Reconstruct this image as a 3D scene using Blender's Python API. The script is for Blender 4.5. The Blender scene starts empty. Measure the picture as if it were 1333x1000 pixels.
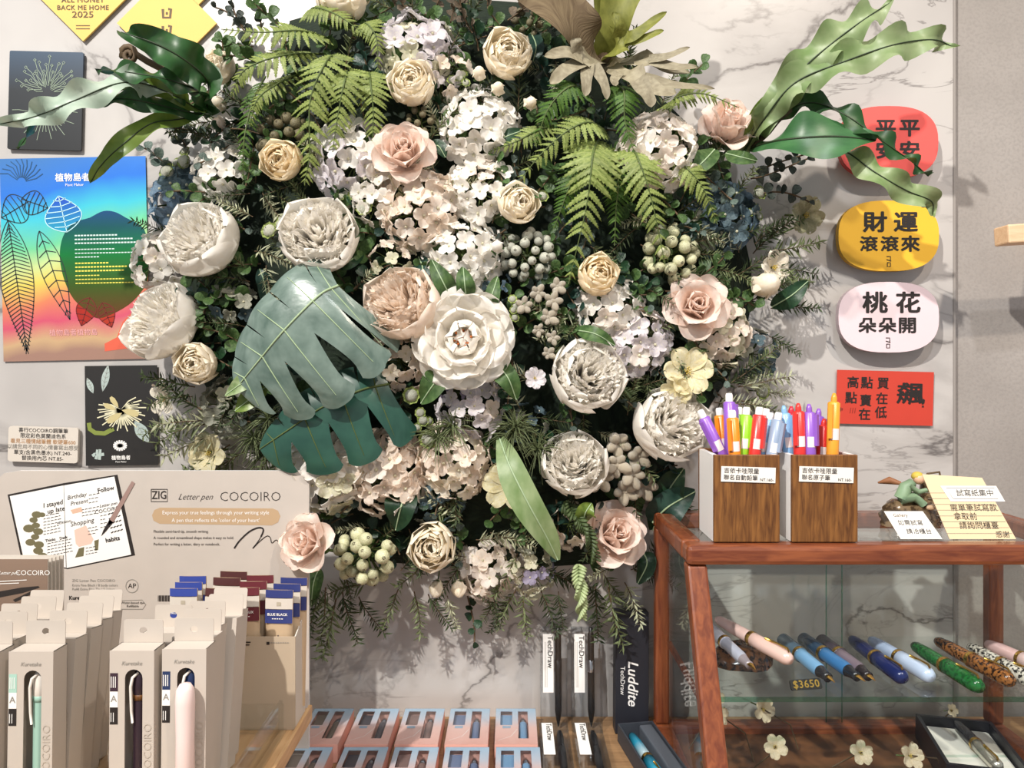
import bpy, math, random
from math import sin, cos, pi, sqrt, atan2, radians
from mathutils import Vector, Matrix, Quaternion, noise, geometry
random.seed(7)
SC = bpy.context.scene
COL = SC.collection

# ------------------------------------------------------------------ camera, world, lights, exposure
HC = 1.40            # camera height (m); wall plane is y=0, camera stands 1 m in front of it
FPX = 963.0          # focal length in pixels of the 1333x1000 frame
HOR = 475.0          # horizon row
cd = bpy.data.cameras.new('camera'); cam = bpy.data.objects.new('camera', cd); COL.objects.link(cam)
cam.location = (0, -1.0, HC); cam.rotation_euler = (pi/2, 0, 0)
cd.sensor_width = 36; cd.lens = FPX/1333*36; cd.shift_y = -(500-HOR)/1333; cd.clip_start = 0.02
SC.camera = cam
wd = bpy.data.worlds.new('world'); SC.world = wd; wd.use_nodes = True
wd.node_tree.nodes['Background'].inputs[0].default_value = (0.95, 0.96, 1.0, 1)
wd.node_tree.nodes['Background'].inputs[1].default_value = 0.42

def spot(name, loc, target, energy, color, size, blend, radius):
    l = bpy.data.lights.new(name, 'SPOT'); l.energy = energy; l.color = color
    l.spot_size = radians(size); l.spot_blend = blend; l.shadow_soft_size = radius
    o = bpy.data.objects.new(name, l); COL.objects.link(o); o.location = loc
    o.rotation_euler = (Vector(target)-Vector(loc)).to_track_quat('-Z', 'Y').to_euler()
    return o
spot('track_spotlight', (-1.0, -1.9, HC+1.75), (-0.05, 0, HC-0.05), 305, (1.0, 0.95, 0.88), 56, 0.6, 0.03)
spot('track_spotlight', (0.95, -1.6, HC+1.6), (0.45, 0, HC-0.1), 80, (1.0, 0.86, 0.72), 60, 0.7, 0.035)
spot('track_spotlight', (-1.2, -1.35, HC+1.5), (-0.6, 0, HC-0.1), 24, (0.95, 0.97, 1.0), 60, 0.7, 0.035)
spot('track_spotlight', (0.25, -1.3, HC+1.5), (0.40, -0.15, HC-0.42), 40, (0.95, 0.96, 1.0), 48, 0.7, 0.03)
SC.view_settings.view_transform = 'Standard'; SC.view_settings.look = 'None'
SC.view_settings.gamma = 1; SC.view_settings.use_curve_mapping = False
SC.view_settings.exposure = 0.1
SC.cycles.transparent_max_bounces = 32

# ------------------------------------------------------------------ helpers
def W(px, py, d=0.0):
    """world point seen at photo pixel (px,py) at distance d in front of the wall"""
    k = (1.0-d)/FPX
    return Vector(((px-666.5)*k, -d, HC-(py-HOR)*k))
def S(n, d=0.0): return n*(1.0-d)/FPX
def lin(c):
    if isinstance(c, str):
        c = tuple(int(c[i:i+2], 16)/255 for i in (0, 2, 4))
        return tuple((x/12.92 if x <= .04045 else ((x+.055)/1.055)**2.4) for x in c)
    return c
class MB:
    def __init__(s): s.v = []; s.f = []; s.m = []
    def grid(s, rows, mi=0, close=False):
        b = len(s.v); nr = len(rows); nc = len(rows[0])
        for r in rows: s.v += [tuple(p) for p in r]
        for i in range(nr-1):
            for j in range(nc if close else nc-1):
                k = (j+1) % nc
                s.f.append((b+i*nc+j, b+i*nc+k, b+(i+1)*nc+k, b+(i+1)*nc+j)); s.m.append(mi)
        return s
    def tube(s, pts, r, n=6, mi=0, caps=True):
        pts = [Vector(p) for p in pts]; rs = r if isinstance(r, (list, tuple)) else [r]*len(pts)
        rows = []; up = None
        for i, p in enumerate(pts):
            t = (pts[min(i+1, len(pts)-1)]-pts[max(i-1, 0)])
            t = t.normalized() if t.length > 1e-9 else Vector((0, 0, 1))
            a = up if up is not None else (Vector((0, 0, 1)) if abs(t.z) < .9 else Vector((1, 0, 0)))
            x = t.cross(a).normalized(); y = x.cross(t).normalized(); up = y
            rows.append([p+(x*cos(2*pi*k/n)+y*sin(2*pi*k/n))*rs[i] for k in range(n)])
        b = len(s.v); s.grid(rows, mi, True)
        if caps:
            s.f.append(tuple(b+k for k in range(n))); s.m.append(mi)
            s.f.append(tuple(b+(len(rows)-1)*n+k for k in range(n-1, -1, -1))); s.m.append(mi)
        return s
    def ball(s, c, r, nu=8, nv=6, mi=0):
        c = Vector(c); r = r if isinstance(r, (tuple, list)) else (r, r, r)
        rows = []
        for i in range(nv+1):
            th = pi*i/nv; th = min(max(th, .02), pi-.02)
            rows.append([c+Vector((r[0]*sin(th)*cos(2*pi*j/nu), r[1]*sin(th)*sin(2*pi*j/nu), r[2]*cos(th))) for j in range(nu)])
        return s.grid(rows, mi, True)
    def lathe(s, prof, n=12, mi=0, mat=None):
        rows = [[Vector((r*cos(2*pi*j/n), r*sin(2*pi*j/n), z)) for j in range(n)] for r, z in prof]
        if mat: rows = [[mat @ p for p in r] for r in rows]
        return s.grid(rows, mi, True)
    def box(s, lo, hi, mi=0, mat=None):
        b = len(s.v)
        p = [Vector((x, y, z)) for z in (lo[2], hi[2]) for y in (lo[1], hi[1]) for x in (lo[0], hi[0])]
        if mat: p = [mat @ q for q in p]
        s.v += [tuple(q) for q in p]
        for f in ((0,2,3,1),(4,5,7,6),(0,1,5,4),(2,6,7,3),(0,4,6,2),(1,3,7,5)):
            s.f.append(tuple(b+i for i in f)); s.m.append(mi)
        return s
    def plate(s, loops, t, mi=0, y0=0.0, mi_side=None):
        """flat piece in the XZ plane, front at y0, thickness t backwards; loops: outer + holes"""
        mi_side = mi if mi_side is None else mi_side
        flat = [p for l in loops for p in l]; b = len(s.v); n = len(flat)
        s.v += [(p[0], y0, p[1]) for p in flat]+[(p[0], y0+t, p[1]) for p in flat]
        for tr in geometry.tessellate_polygon([[Vector((p[0], p[1], 0)) for p in l] for l in loops]):
            s.f.append(tuple(b+i for i in tr)); s.m.append(mi)
            s.f.append(tuple(b+n+i for i in reversed(tr))); s.m.append(mi_side)
        o = 0
        for l in loops:
            for i in range(len(l)):
                a, c = o+i, o+(i+1) % len(l)
                s.f.append((b+a, b+c, b+n+c, b+n+a)); s.m.append(mi_side)
            o += len(l)
        return s
    def mesh(s, name, mats, smooth=True):
        me = bpy.data.meshes.new(name); me.from_pydata([tuple(p) for p in s.v], [], s.f)
        for m in (mats if isinstance(mats, (list, tuple)) else [mats]): me.materials.append(m)
        me.polygons.foreach_set('material_index', s.m)
        me.polygons.foreach_set('use_smooth', [smooth]*len(s.f))
        me.update(); return me
def obj(name, me, parent=None, mat=None):
    o = bpy.data.objects.new(name, me); COL.objects.link(o)
    if parent is not None: o.parent = parent
    if mat is not None: o.matrix_basis = mat
    return o
def build(mb, name, mats, parent=None, mat=None, smooth=False): return obj(name, mb.mesh(name, mats, smooth), parent, mat)
def tag(o, label, cat, group=None, kind=None):
    if label: o['label'] = label
    if cat: o['category'] = cat
    if group: o['group'] = group
    if kind: o['kind'] = kind
    return o
def thing(name, label, cat, loc=(0, 0, 0), rot=None, group=None):
    o = bpy.data.objects.new(name, None); COL.objects.link(o); o.location = loc; o.empty_display_size = .02
    if rot is not None: o.rotation_mode = 'QUATERNION'; o.rotation_quaternion = rot
    return tag(o, label, cat, group)
def structure(o): o['kind'] = 'structure'; return o
def bevel(o, w, seg=2):
    m = o.modifiers.new('bevel', 'BEVEL'); m.width = w; m.segments = seg; m.limit_method = 'ANGLE'; return o
def rect(x0, z0, x1, z1, r=0.0, n=4):
    if r <= 0: return [(x0, z0), (x1, z0), (x1, z1), (x0, z1)]
    out = []
    for cx, cz, a in ((x1-r, z0+r, -pi/2), (x1-r, z1-r, 0), (x0+r, z1-r, pi/2), (x0+r, z0+r, pi)):
        out += [(cx+r*cos(a+pi/2*k/n), cz+r*sin(a+pi/2*k/n)) for k in range(n+1)]
    return out
def catmull(pts, n):
    pts = [Vector(p) for p in pts]; P = [2*pts[0]-pts[1]]+pts+[2*pts[-1]-pts[-2]]; out = []
    seg = len(pts)-1
    for k in range(n+1):
        t = k/n*seg; i = min(int(t), seg-1); t -= i
        a, b, c, d = P[i:i+4]
        out.append(.5*((2*b)+(c-a)*t+(2*a-5*b+4*c-d)*t*t+(3*b-a-3*c+d)*t**3))
    return out
def frame(x, n):
    """matrix with local X along x and local Z close to n"""
    x = Vector(x).normalized(); y = Vector(n).cross(x).normalized(); z = x.cross(y)
    return Matrix((x, y, z)).transposed().to_4x4()

# ------------------------------------------------------------------ materials
def _nodes(name):
    m = bpy.data.materials.new(name); m.use_nodes = True; nt = m.node_tree
    return m, nt, nt.nodes['Principled BSDF']
def N(nt, t, **kw):
    n = nt.nodes.new(t)
    for k, v in kw.items(): setattr(n, k, v)
    return n
def mixc(nt, fac, a, b, blend='MIX'):
    n = N(nt, 'ShaderNodeMix', data_type='RGBA', blend_type=blend)
    for i, v in ((0, fac), (6, a), (7, b)):
        if hasattr(v, 'is_linked'): nt.links.new(v, n.inputs[i])
        else: n.inputs[i].default_value = (*v, 1) if isinstance(v, tuple) and len(v) == 3 else v
    return n.outputs[2]
def ramp(nt, src, stops):
    r = N(nt, 'ShaderNodeValToRGB'); e = r.color_ramp.elements
    while len(e) < len(stops): e.new(.5)
    for el, (p, c) in zip(e, stops):
        el.position = p; c = lin(c) if not isinstance(c, (int, float)) else (c, c, c)
        el.color = (*c, 1)
    nt.links.new(src, r.inputs[0]); return r.outputs[0]
def bump(nt, bs, h, s, dist=.002):
    b = N(nt, 'ShaderNodeBump'); b.inputs['Strength'].default_value = s; b.inputs['Distance'].default_value = dist
    nt.links.new(h, b.inputs['Height']); nt.links.new(b.outputs[0], bs.inputs['Normal'])
def plain(name, col, rough=.5, metal=0, var=0.0, spec=.5, nscale=0, nstr=.1):
    m, nt, bs = _nodes(name); c = lin(col)
    bs.inputs['Base Color'].default_value = (*c, 1); bs.inputs['Roughness'].default_value = rough
    bs.inputs['Metallic'].default_value = metal; bs.inputs['Specular IOR Level'].default_value = spec
    tc = N(nt, 'ShaderNodeTexCoord')
    nz = N(nt, 'ShaderNodeTexNoise'); nz.inputs['Scale'].default_value = nscale or 60; nz.inputs['Detail'].default_value = 4
    nt.links.new(tc.outputs['Object'], nz.inputs['Vector'])
    if var:
        o = mixc(nt, nz.outputs[0], tuple(x*(1-var) for x in c), tuple(min(1, x*(1+var)) for x in c))
        nt.links.new(o, bs.inputs['Base Color'])
    if nscale: bump(nt, bs, nz.outputs[0], nstr, .001)
    return m
def organic(name, a, b, rough=.5, trans=.25, rnd=.12, nscale=14, bstr=.25, spec=.35, sheen=0, stripe=0):
    """petal / leaf: two natural tones mixed by noise, small per-piece variation, some light through it"""
    m, nt, bs = _nodes(name); out = nt.nodes['Material Output']
    tc = N(nt, 'ShaderNodeTexCoord'); nz = N(nt, 'ShaderNodeTexNoise')
    nz.inputs['Scale'].default_value = nscale; nz.inputs['Detail'].default_value = 3
    mp = N(nt, 'ShaderNodeMapping')
    if stripe: mp.inputs['Scale'].default_value = (1, stripe, 1)
    nt.links.new(tc.outputs['Generated'], mp.inputs[0]); nt.links.new(mp.outputs[0], nz.inputs['Vector'])
    f = ramp(nt, nz.outputs[0], [(.3, 0.0), (.7, 1.0)])
    c = mixc(nt, f, lin(a), lin(b))
    oi = N(nt, 'ShaderNodeObjectInfo'); mr = N(nt, 'ShaderNodeMapRange')
    mr.inputs[3].default_value = 1-rnd; mr.inputs[4].default_value = 1+rnd
    nt.links.new(oi.outputs['Random'], mr.inputs[0])
    hs = N(nt, 'ShaderNodeHueSaturation'); nt.links.new(mr.outputs[0], hs.inputs['Value']); nt.links.new(c, hs.inputs['Color'])
    nt.links.new(hs.outputs[0], bs.inputs['Base Color'])
    bs.inputs['Roughness'].default_value = rough; bs.inputs['Specular IOR Level'].default_value = spec
    if sheen: bs.inputs['Sheen Weight'].default_value = sheen
    bump(nt, bs, nz.outputs[0], bstr, .0015)
    if trans:
        tr = N(nt, 'ShaderNodeBsdfTranslucent'); nt.links.new(hs.outputs[0], tr.inputs[0])
        mx = N(nt, 'ShaderNodeMixShader'); mx.inputs[0].default_value = trans
        nt.links.new(bs.outputs[0], mx.inputs[1]); nt.links.new(tr.outputs[0], mx.inputs[2]); nt.links.new(mx.outputs[0], out.inputs[0])
    return m
def glass(name, col=(1, 1, 1), rough=0.0, alpha=.12, spec=.5):
    m, nt, bs = _nodes(name); out = nt.nodes['Material Output']
    tr = N(nt, 'ShaderNodeBsdfTransparent'); tr.inputs[0].default_value = (*col, 1)
    gl = N(nt, 'ShaderNodeBsdfGlossy'); gl.inputs['Roughness'].default_value = rough
    lw = N(nt, 'ShaderNodeLayerWeight'); lw.inputs[0].default_value = .5
    pw_ = N(nt, 'ShaderNodeMath', operation='POWER'); pw_.inputs[1].default_value = 4.0; nt.links.new(lw.outputs['Facing'], pw_.inputs[0])
    ad = N(nt, 'ShaderNodeMath', operation='MULTIPLY_ADD'); ad.inputs[1].default_value = .6; ad.inputs[2].default_value = alpha; ad.use_clamp = True
    nt.links.new(pw_.outputs[0], ad.inputs[0])
    mx = N(nt, 'ShaderNodeMixShader'); nt.links.new(ad.outputs[0], mx.inputs[0])
    nt.links.new(tr.outputs[0], mx.inputs[1]); nt.links.new(gl.outputs[0], mx.inputs[2]); nt.links.new(mx.outputs[0], out.inputs[0])
    return m
def wood(name, a, b, rough=.4, scale=(3, 3, 40), coat=0):
    m, nt, bs = _nodes(name); tc = N(nt, 'ShaderNodeTexCoord'); mp = N(nt, 'ShaderNodeMapping')
    mp.inputs['Scale'].default_value = scale; nt.links.new(tc.outputs['Object'], mp.inputs[0])
    nz = N(nt, 'ShaderNodeTexNoise'); nz.inputs['Scale'].default_value = 6; nz.inputs['Detail'].default_value = 8; nz.inputs['Distortion'].default_value = .6
    nt.links.new(mp.outputs[0], nz.inputs['Vector'])
    c = ramp(nt, nz.outputs[0], [(.3, a), (.7, b)]); nt.links.new(c, bs.inputs['Base Color'])
    bs.inputs['Roughness'].default_value = rough; bs.inputs['Coat Weight'].default_value = coat
    bump(nt, bs, nz.outputs[0], .15, .001); return m
def marble():
    m, nt, bs = _nodes('marble'); tc = N(nt, 'ShaderNodeTexCoord'); o = tc.outputs['Object']
    def vein(scale, dist, w, rot, seed, sharp):
        mp = N(nt, 'ShaderNodeMapping'); mp.inputs['Rotation'].default_value = (0, rot, 0); mp.inputs['Scale'].default_value = (1, 1, 2.1)
        mp.inputs['Location'].default_value = (seed, seed*.7, seed*1.3); nt.links.new(o, mp.inputs[0])
        n = N(nt, 'ShaderNodeTexNoise'); n.inputs['Scale'].default_value = scale; n.inputs['Detail'].default_value = 7
        n.inputs['Roughness'].default_value = .55; n.inputs['Distortion'].default_value = dist; nt.links.new(mp.outputs[0], n.inputs[0])
        a = N(nt, 'ShaderNodeMath', operation='SUBTRACT'); a.inputs[1].default_value = .5; nt.links.new(n.outputs[0], a.inputs[0])
        b = N(nt, 'ShaderNodeMath', operation='ABSOLUTE'); nt.links.new(a.outputs[0], b.inputs[0])
        return ramp(nt, b.outputs[0], [(0, sharp), (w, 0.0)])
    def mask(scale, seed, lo, hi):
        mp = N(nt, 'ShaderNodeMapping'); mp.inputs['Location'].default_value = (seed, 0, seed); nt.links.new(o, mp.inputs[0])
        n = N(nt, 'ShaderNodeTexNoise'); n.inputs['Scale'].default_value = scale; nt.links.new(mp.outputs[0], n.inputs[0])
        return ramp(nt, n.outputs[0], [(lo, 0.0), (hi, 1.0)])
    def mul(a, b):
        n = N(nt, 'ShaderNodeMath', operation='MULTIPLY'); nt.links.new(a, n.inputs[0]); nt.links.new(b, n.inputs[1]); return n.outputs[0]
    cl = N(nt, 'ShaderNodeTexNoise'); cl.inputs['Scale'].default_value = 4; cl.inputs['Detail'].default_value = 4; nt.links.new(o, cl.inputs[0])
    base = ramp(nt, cl.outputs[0], [(.35, 'b3afac'), (.6, 'c5c1bd')])
    c = mixc(nt, mul(vein(2.6, .7, .075, .7, 3.1, .5), mask(2.6, 2, .42, .62)), base, lin('857f7b'))
    c = mixc(nt, mul(vein(2.6, .7, .014, .7, 3.1, .85), mask(2.6, 2, .40, .56)), c, lin('5d5856'))
    c = mixc(nt, mul(vein(4.2, 1.1, .012, -.5, 8.3, .7), mask(3.4, 9, .47, .6)), c, lin('6a6462'))
    nt.links.new(c, bs.inputs['Base Color']); bs.inputs['Roughness'].default_value = .28
    return m
def concrete():
    m, nt, bs = _nodes('concrete'); tc = N(nt, 'ShaderNodeTexCoord'); o = tc.outputs['Object']
    n1 = N(nt, 'ShaderNodeTexNoise'); n1.inputs['Scale'].default_value = 5; n1.inputs['Detail'].default_value = 6; nt.links.new(o, n1.inputs[0])
    n2 = N(nt, 'ShaderNodeTexNoise'); n2.inputs['Scale'].default_value = 260; n2.inputs['Detail'].default_value = 2; nt.links.new(o, n2.inputs[0])
    c = ramp(nt, n1.outputs[0], [(.3, '96908b'), (.7, 'aca6a1')])
    c = mixc(nt, ramp(nt, n2.outputs[0], [(.35, .35), (.55, 0.0)]), c, lin('8d8884'))
    nt.links.new(c, bs.inputs['Base Color']); bs.inputs['Roughness'].default_value = .85; bump(nt, bs, n2.outputs[0], .35, .001)
    return m
def gradient(name, axis, stops, rough=.4, metal=0, skew=0.0, noise_amt=0.0):
    """colour run along one axis of the piece (generated coordinates)"""
    m, nt, bs = _nodes(name); tc = N(nt, 'ShaderNodeTexCoord'); sp = N(nt, 'ShaderNodeSeparateXYZ')
    nt.links.new(tc.outputs['Generated'], sp.inputs[0]); v = sp.outputs['XYZ'.index(axis)]
    if skew:
        a = N(nt, 'ShaderNodeMath', operation='MULTIPLY_ADD'); a.inputs[1].default_value = skew
        nt.links.new(sp.outputs[0], a.inputs[0]); nt.links.new(v, a.inputs[2]); v = a.outputs[0]
    if noise_amt:
        n = N(nt, 'ShaderNodeTexNoise'); n.inputs['Scale'].default_value = 2.2; nt.links.new(tc.outputs['Generated'], n.inputs[0])
        a = N(nt, 'ShaderNodeMath', operation='MULTIPLY_ADD'); a.inputs[1].default_value = noise_amt
        s2 = N(nt, 'ShaderNodeMath', operation='SUBTRACT'); s2.inputs[1].default_value = .5; nt.links.new(n.outputs[0], s2.inputs[0])
        nt.links.new(s2.outputs[0], a.inputs[0]); nt.links.new(v, a.inputs[2]); v = a.outputs[0]
    nt.links.new(ramp(nt, v, stops), bs.inputs['Base Color'])
    bs.inputs['Roughness'].default_value = rough; bs.inputs['Metallic'].default_value = metal; return m

M = {}
M['marble'] = marble(); M['concrete'] = concrete()
M['ink'] = plain('black_ink', '231d1b', .6); M['brown_ink'] = plain('brown_ink', '5a4424', .6)
M['white_ink'] = plain('white_ink', 'f4f2ee', .6); M['grey_ink'] = plain('grey_ink', '8b8780', .6)
M['tan_ink'] = plain('tan_ink', 'b88a5c', .6); M['paper'] = plain('paper', 'eeeae2', .7)
M['cream_card'] = plain('cream_card', 'd2cabf', .6, var=.03, nscale=40, nstr=.03)
M['stem'] = plain('stem_green', '50602f', .6, var=.2); M['twig'] = plain('twig_brown', '5d4a33', .7, var=.2)

# ------------------------------------------------------------------ text (built as curves, turned to meshes in one go at the end)
TEXTS = []
def text(parent, body, size, x, z, mat, y=-.0004, align='CENTER', rot=0.0, bold=0.0, name='lettering', sx=1.0, shear=0.0, mtx=None, space=1.0, line=1.0):
    c = bpy.data.curves.new(name, 'FONT'); c.body = body; c.size = size; c.align_x = align; c.align_y = 'CENTER'
    c.offset = min(0, bold)*size; c.resolution_u = 2; c.shear = shear; c.space_character = space; c.space_line = line; c.materials.append(mat)
    o = bpy.data.objects.new(name, c); COL.objects.link(o); o.parent = parent
    m = (mtx or Matrix()) @ Matrix.Translation((x, y, z)) @ Matrix.Rotation(rot, 4, 'Y') @ Matrix.Rotation(pi/2, 4, 'X') @ Matrix.Diagonal((sx, 1, 1, 1))
    o.matrix_basis = m; TEXTS.append((o, max(0, bold)*size)); return o
def finish_texts():
    dg = bpy.context.evaluated_depsgraph_get()
    for o, bd in TEXTS:
        me = bpy.data.meshes.new_from_object(o.evaluated_get(dg)); mats = list(o.data.materials)
        nm = o.name.split('.')[0]; par = o.parent; mb = o.matrix_basis.copy(); bpy.data.objects.remove(o)
        if bd > 0 and len(me.vertices):
            vs = [v.co.copy() for v in me.vertices]; fs = [tuple(p.vertices) for p in me.polygons]; m2 = MB(); nv = len(vs)
            for k in range(7):
                dx, dy = (bd*cos(k*pi/3), bd*sin(k*pi/3)) if k else (0, 0)
                m2.v += [(v.x+dx, v.y+dy, 1.2e-5*k) for v in vs]; m2.f += [tuple(i+k*nv for i in f) for f in fs]; m2.m += [0]*len(fs)
            me = m2.mesh(nm, mats, False)
        n = bpy.data.objects.new(nm, me); COL.objects.link(n); n.parent = par; n.matrix_basis = mb
def strokes(parent, name, lines, w, mat, y=-.0004, mtx=None):
    """drawn pen lines (lists of x,z points) as one flat printed mesh"""
    mb = MB()
    for L in lines:
        ww = w
        if isinstance(L, tuple): L, ww = L
        rows = []
        for i, p in enumerate(L):
            a = L[max(0, i-1)]; b = L[min(len(L)-1, i+1)]; dx, dz = b[0]-a[0], b[1]-a[1]; l = sqrt(dx*dx+dz*dz) or 1
            rows.append([(p[0]-dz/l*ww/2, y, p[1]+dx/l*ww/2), (p[0]+dz/l*ww/2, y, p[1]-dx/l*ww/2)])
        mb.grid(rows)
    return build(mb, name, mat, parent, mtx)

# ------------------------------------------------------------------ the setting
TZ = HC-.474     # counter top height
EDGE = W(1242, 500).x
o = structure(build(MB().box((-1.6, 0, 0), (EDGE, .012, 2.6)), 'wall_back', M['marble']))
o = structure(build(MB().box((-1.7, .0125, 0), (1.9, .12, 2.6)), 'wall_right', M['concrete']))
structure(build(MB().box((-1.7, -2.6, -.05), (1.9, .12, 0)), 'floor', plain('floor_tile', '8b857d', .4, var=.1)))
structure(build(MB().box((EDGE-.0015, -.0015, 0), (EDGE+.0012, .012, 2.6)), 'trim_1', plain('panel_edge', '9a948f', .4)))

# ------------------------------------------------------------------ flower wall: outline, depth
OUT = [(345,60),(275,160),(228,260),(192,360),(205,470),(255,560),(365,600),(398,690),(415,765),(560,775),(700,778),(830,770),
       (850,700),(900,640),(950,560),(1005,470),(1025,370),(1003,270),(985,190),(900,110),(860,60),(700,-40),(480,-50),(340,-10)]
CX, CY = 605, 390
def _rad(a):
    best = 400
    for i in range(len(OUT)):
        (x1, y1), (x2, y2) = OUT[i], OUT[(i+1) % len(OUT)]
        dx, dy = cos(a), sin(a); ex, ey = x2-x1, y2-y1; den = dx*ey-dy*ex
        if abs(den) < 1e-9: continue
        t = ((x1-CX)*ey-(y1-CY)*ex)/den; u = ((x1-CX)*dy-(y1-CY)*dx)/den
        if t > 0 and -1e-6 <= u <= 1+1e-6: best = t
    return best
def rr(px, py): return sqrt((px-CX)**2+(py-CY)**2)/_rad(atan2(py-CY, px-CX))
def dome(px, py): return .012+.085*sqrt(max(0.0, 1-min(1, rr(px, py))**2.4))
def facing(px, py, k=.55):
    return Vector(((px-CX)/430*k, -1, -(py-CY)/420*k+.12)).normalized()

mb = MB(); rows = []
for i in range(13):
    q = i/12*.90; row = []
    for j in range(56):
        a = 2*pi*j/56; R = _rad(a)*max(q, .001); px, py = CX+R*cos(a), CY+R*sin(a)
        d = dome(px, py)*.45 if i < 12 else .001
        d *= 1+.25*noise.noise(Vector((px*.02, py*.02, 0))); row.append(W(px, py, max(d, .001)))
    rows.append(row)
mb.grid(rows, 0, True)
moss = organic('moss_gap_shade', '0d1a12', '1d2c1c', .8, 0, 0, 60, 1.0)  # near-black green puts the shade between flowers into the moss colour
tag(build(mb, 'moss_backing_panel', moss, smooth=True), 'moss backing panel behind all the flowers, dark green standing in for gap shade', 'flower panel')

# ------------------------------------------------------------------ plant materials
def petalmat(n, a, b, **k): return organic(n, a, b, rough=.55, trans=.38, rnd=.04, nscale=9, bstr=.25, spec=.25, **k)
M['p_white'] = petalmat('petal_white', 'f9f4ea', 'fdfaf4'); M['p_blushwhite'] = petalmat('petal_blush_white', 'f8ebde', 'fcf5ec')
M['p_cream'] = petalmat('petal_cream', 'fbf0d9', 'fef8ea'); M['p_yellow'] = petalmat('petal_yellow_cream', 'f7e6c2', 'fbf0d8')
M['p_blush'] = petalmat('petal_blush', 'f9e2d4', 'fcefe5'); M['p_pinkcream'] = petalmat('petal_pink_cream', 'f4e2d0', 'faefe2')
M['p_lilac'] = petalmat('petal_lilac', 'dcd6e2', 'f2ece6'); M['p_blue'] = petalmat('petal_dusty_blue', '66809b', '8fa5b4')
M['p_greyblue'] = petalmat('petal_grey_blue', '4d626c', '71858c'); M['p_greygreen'] = petalmat('petal_grey_green', '8f9384', 'b7b5a4')
M['p_lightgreen'] = petalmat('petal_pale_green', 'd8d7b4', 'ebe6d2'); M['p_olive'] = petalmat('petal_olive', '9c9a78', 'b7b294')
M['p_lemon'] = petalmat('petal_lemon', 'e9ddaa', 'f3ecd0')
M['p_violet'] = petalmat('petal_violet', '9d97b8', 'bdb4c8')
M['fern'] = organic('fern_green', '667a36', 'a2ae66', .5, .3, .18, 5, .3); M['fern_dark'] = organic('fern_deep_green', '33561f', '5b7a30', .5, .25, .18, 5, .3)
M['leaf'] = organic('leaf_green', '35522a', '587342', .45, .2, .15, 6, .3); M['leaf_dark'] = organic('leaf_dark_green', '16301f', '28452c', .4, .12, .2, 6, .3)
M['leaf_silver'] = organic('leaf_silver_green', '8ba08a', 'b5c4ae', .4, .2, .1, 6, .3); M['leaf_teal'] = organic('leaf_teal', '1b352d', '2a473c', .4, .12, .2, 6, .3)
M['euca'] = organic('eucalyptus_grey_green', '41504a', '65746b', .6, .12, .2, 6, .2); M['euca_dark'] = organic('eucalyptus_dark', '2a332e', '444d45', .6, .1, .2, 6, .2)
M['euca_brown'] = organic('dried_leaf_brown', '4b4034', '6e6150', .65, .1, .2, 6, .2)
M['needle'] = organic('needle_green', '56623d', '7c8660', .6, .1, .15, 30, .1); M['needle_dark'] = organic('needle_dark_green', '2d3b25', '4a5636', .6, .1, .15, 30, .1)
M['needle_pale'] = organic('needle_pale', '9aa080', 'bfc0a2', .6, .1, .1, 30, .1)
M['nest_dark'] = organic('strap_leaf_dark_green', '1f4420', '2f5a2a', .42, .15, .08, 4, .25, .5); M['nest_light'] = organic('strap_leaf_light_green', '6f8a52', '9fb083', .42, .2, .08, 4, .25, .5)
M['nest_olive'] = organic('strap_leaf_olive', '55702a', '7c9240', .35, .25, .08, 4, .25, .5); M['nest_silver'] = organic('strap_leaf_silver', '9fb3a0', 'c5d3c2', .42, .2, .05, 4, .25, .5)
M['nest_mid'] = organic('strap_leaf_mid_green', '2f5a34', '447244', .38, .15, .06, 4, .25, .5)
M['midrib'] = plain('midrib_dark', '25341b', .5); M['midrib_light'] = plain('midrib_light', '9db28c', .5)
M['monstera'] = organic('monstera_sheen_grey', '4f655b', '7d9086', .3, .08, .02, 7, .6, .9); M['monstera_dark'] = organic('monstera_dark_green', '1f473c', '2f5a4b', .3, .08, .02, 5, .15, .7)  # grey-green leaf: glossy highlights put into its paler grey tone
M['stag'] = organic('staghorn_grey_green', '7f7660', '9c947c', .6, .1, .1, 6, .3); M['stag_brown'] = organic('staghorn_brown_shield', '5a4a36', '7a6a50', .8, .05, .05, 5, .8, stripe=14)
M['stag_green'] = organic('staghorn_olive_green', '666a2a', '86883e', .55, .2, .1, 6, .3)
M['berry_grey'] = organic('berry_grey_green', '8d9186', 'b9b8a8', .5, 0, .15, 12, .5); M['berry_dark'] = organic('berry_dark_olive', '57523c', '7d745a', .5, 0, .2, 12, .5)
M['berry_green'] = organic('berry_pale_green', 'a9ab80', 'cfcdae', .45, 0, .2, 12, .5); M['berry_pip'] = plain('berry_pip', '4b4030', .7)
M['fuzzy'] = organic('fuzzy_pod', 'b5a78c', 'd6cab2', .9, .05, .1, 60, 1.0, .1, .6)
M['bud_green'] = organic('bud_green', '8aa04c', 'b3bf78', .5, .15, .15, 8, .3); M['bud_white'] = organic('bud_white_pips', 'dfe3cb', 'f3f2e2', .7, .1, .05, 90, 1.0)
M['stamen'] = plain('stamen_orange', 'c06a2c', .6, var=.2); M['stamen_yellow'] = plain('stamen_yellow', 'cdb458', .6, var=.2)
M['succulent'] = organic('succulent_pale_green', '97ab74', 'c3d0a2', .4, .1, .1, 6, .2); M['succulent_dark'] = organic('succulent_dark_green', '39492c', '5a6a42', .45, .1, .15, 6, .2)

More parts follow.
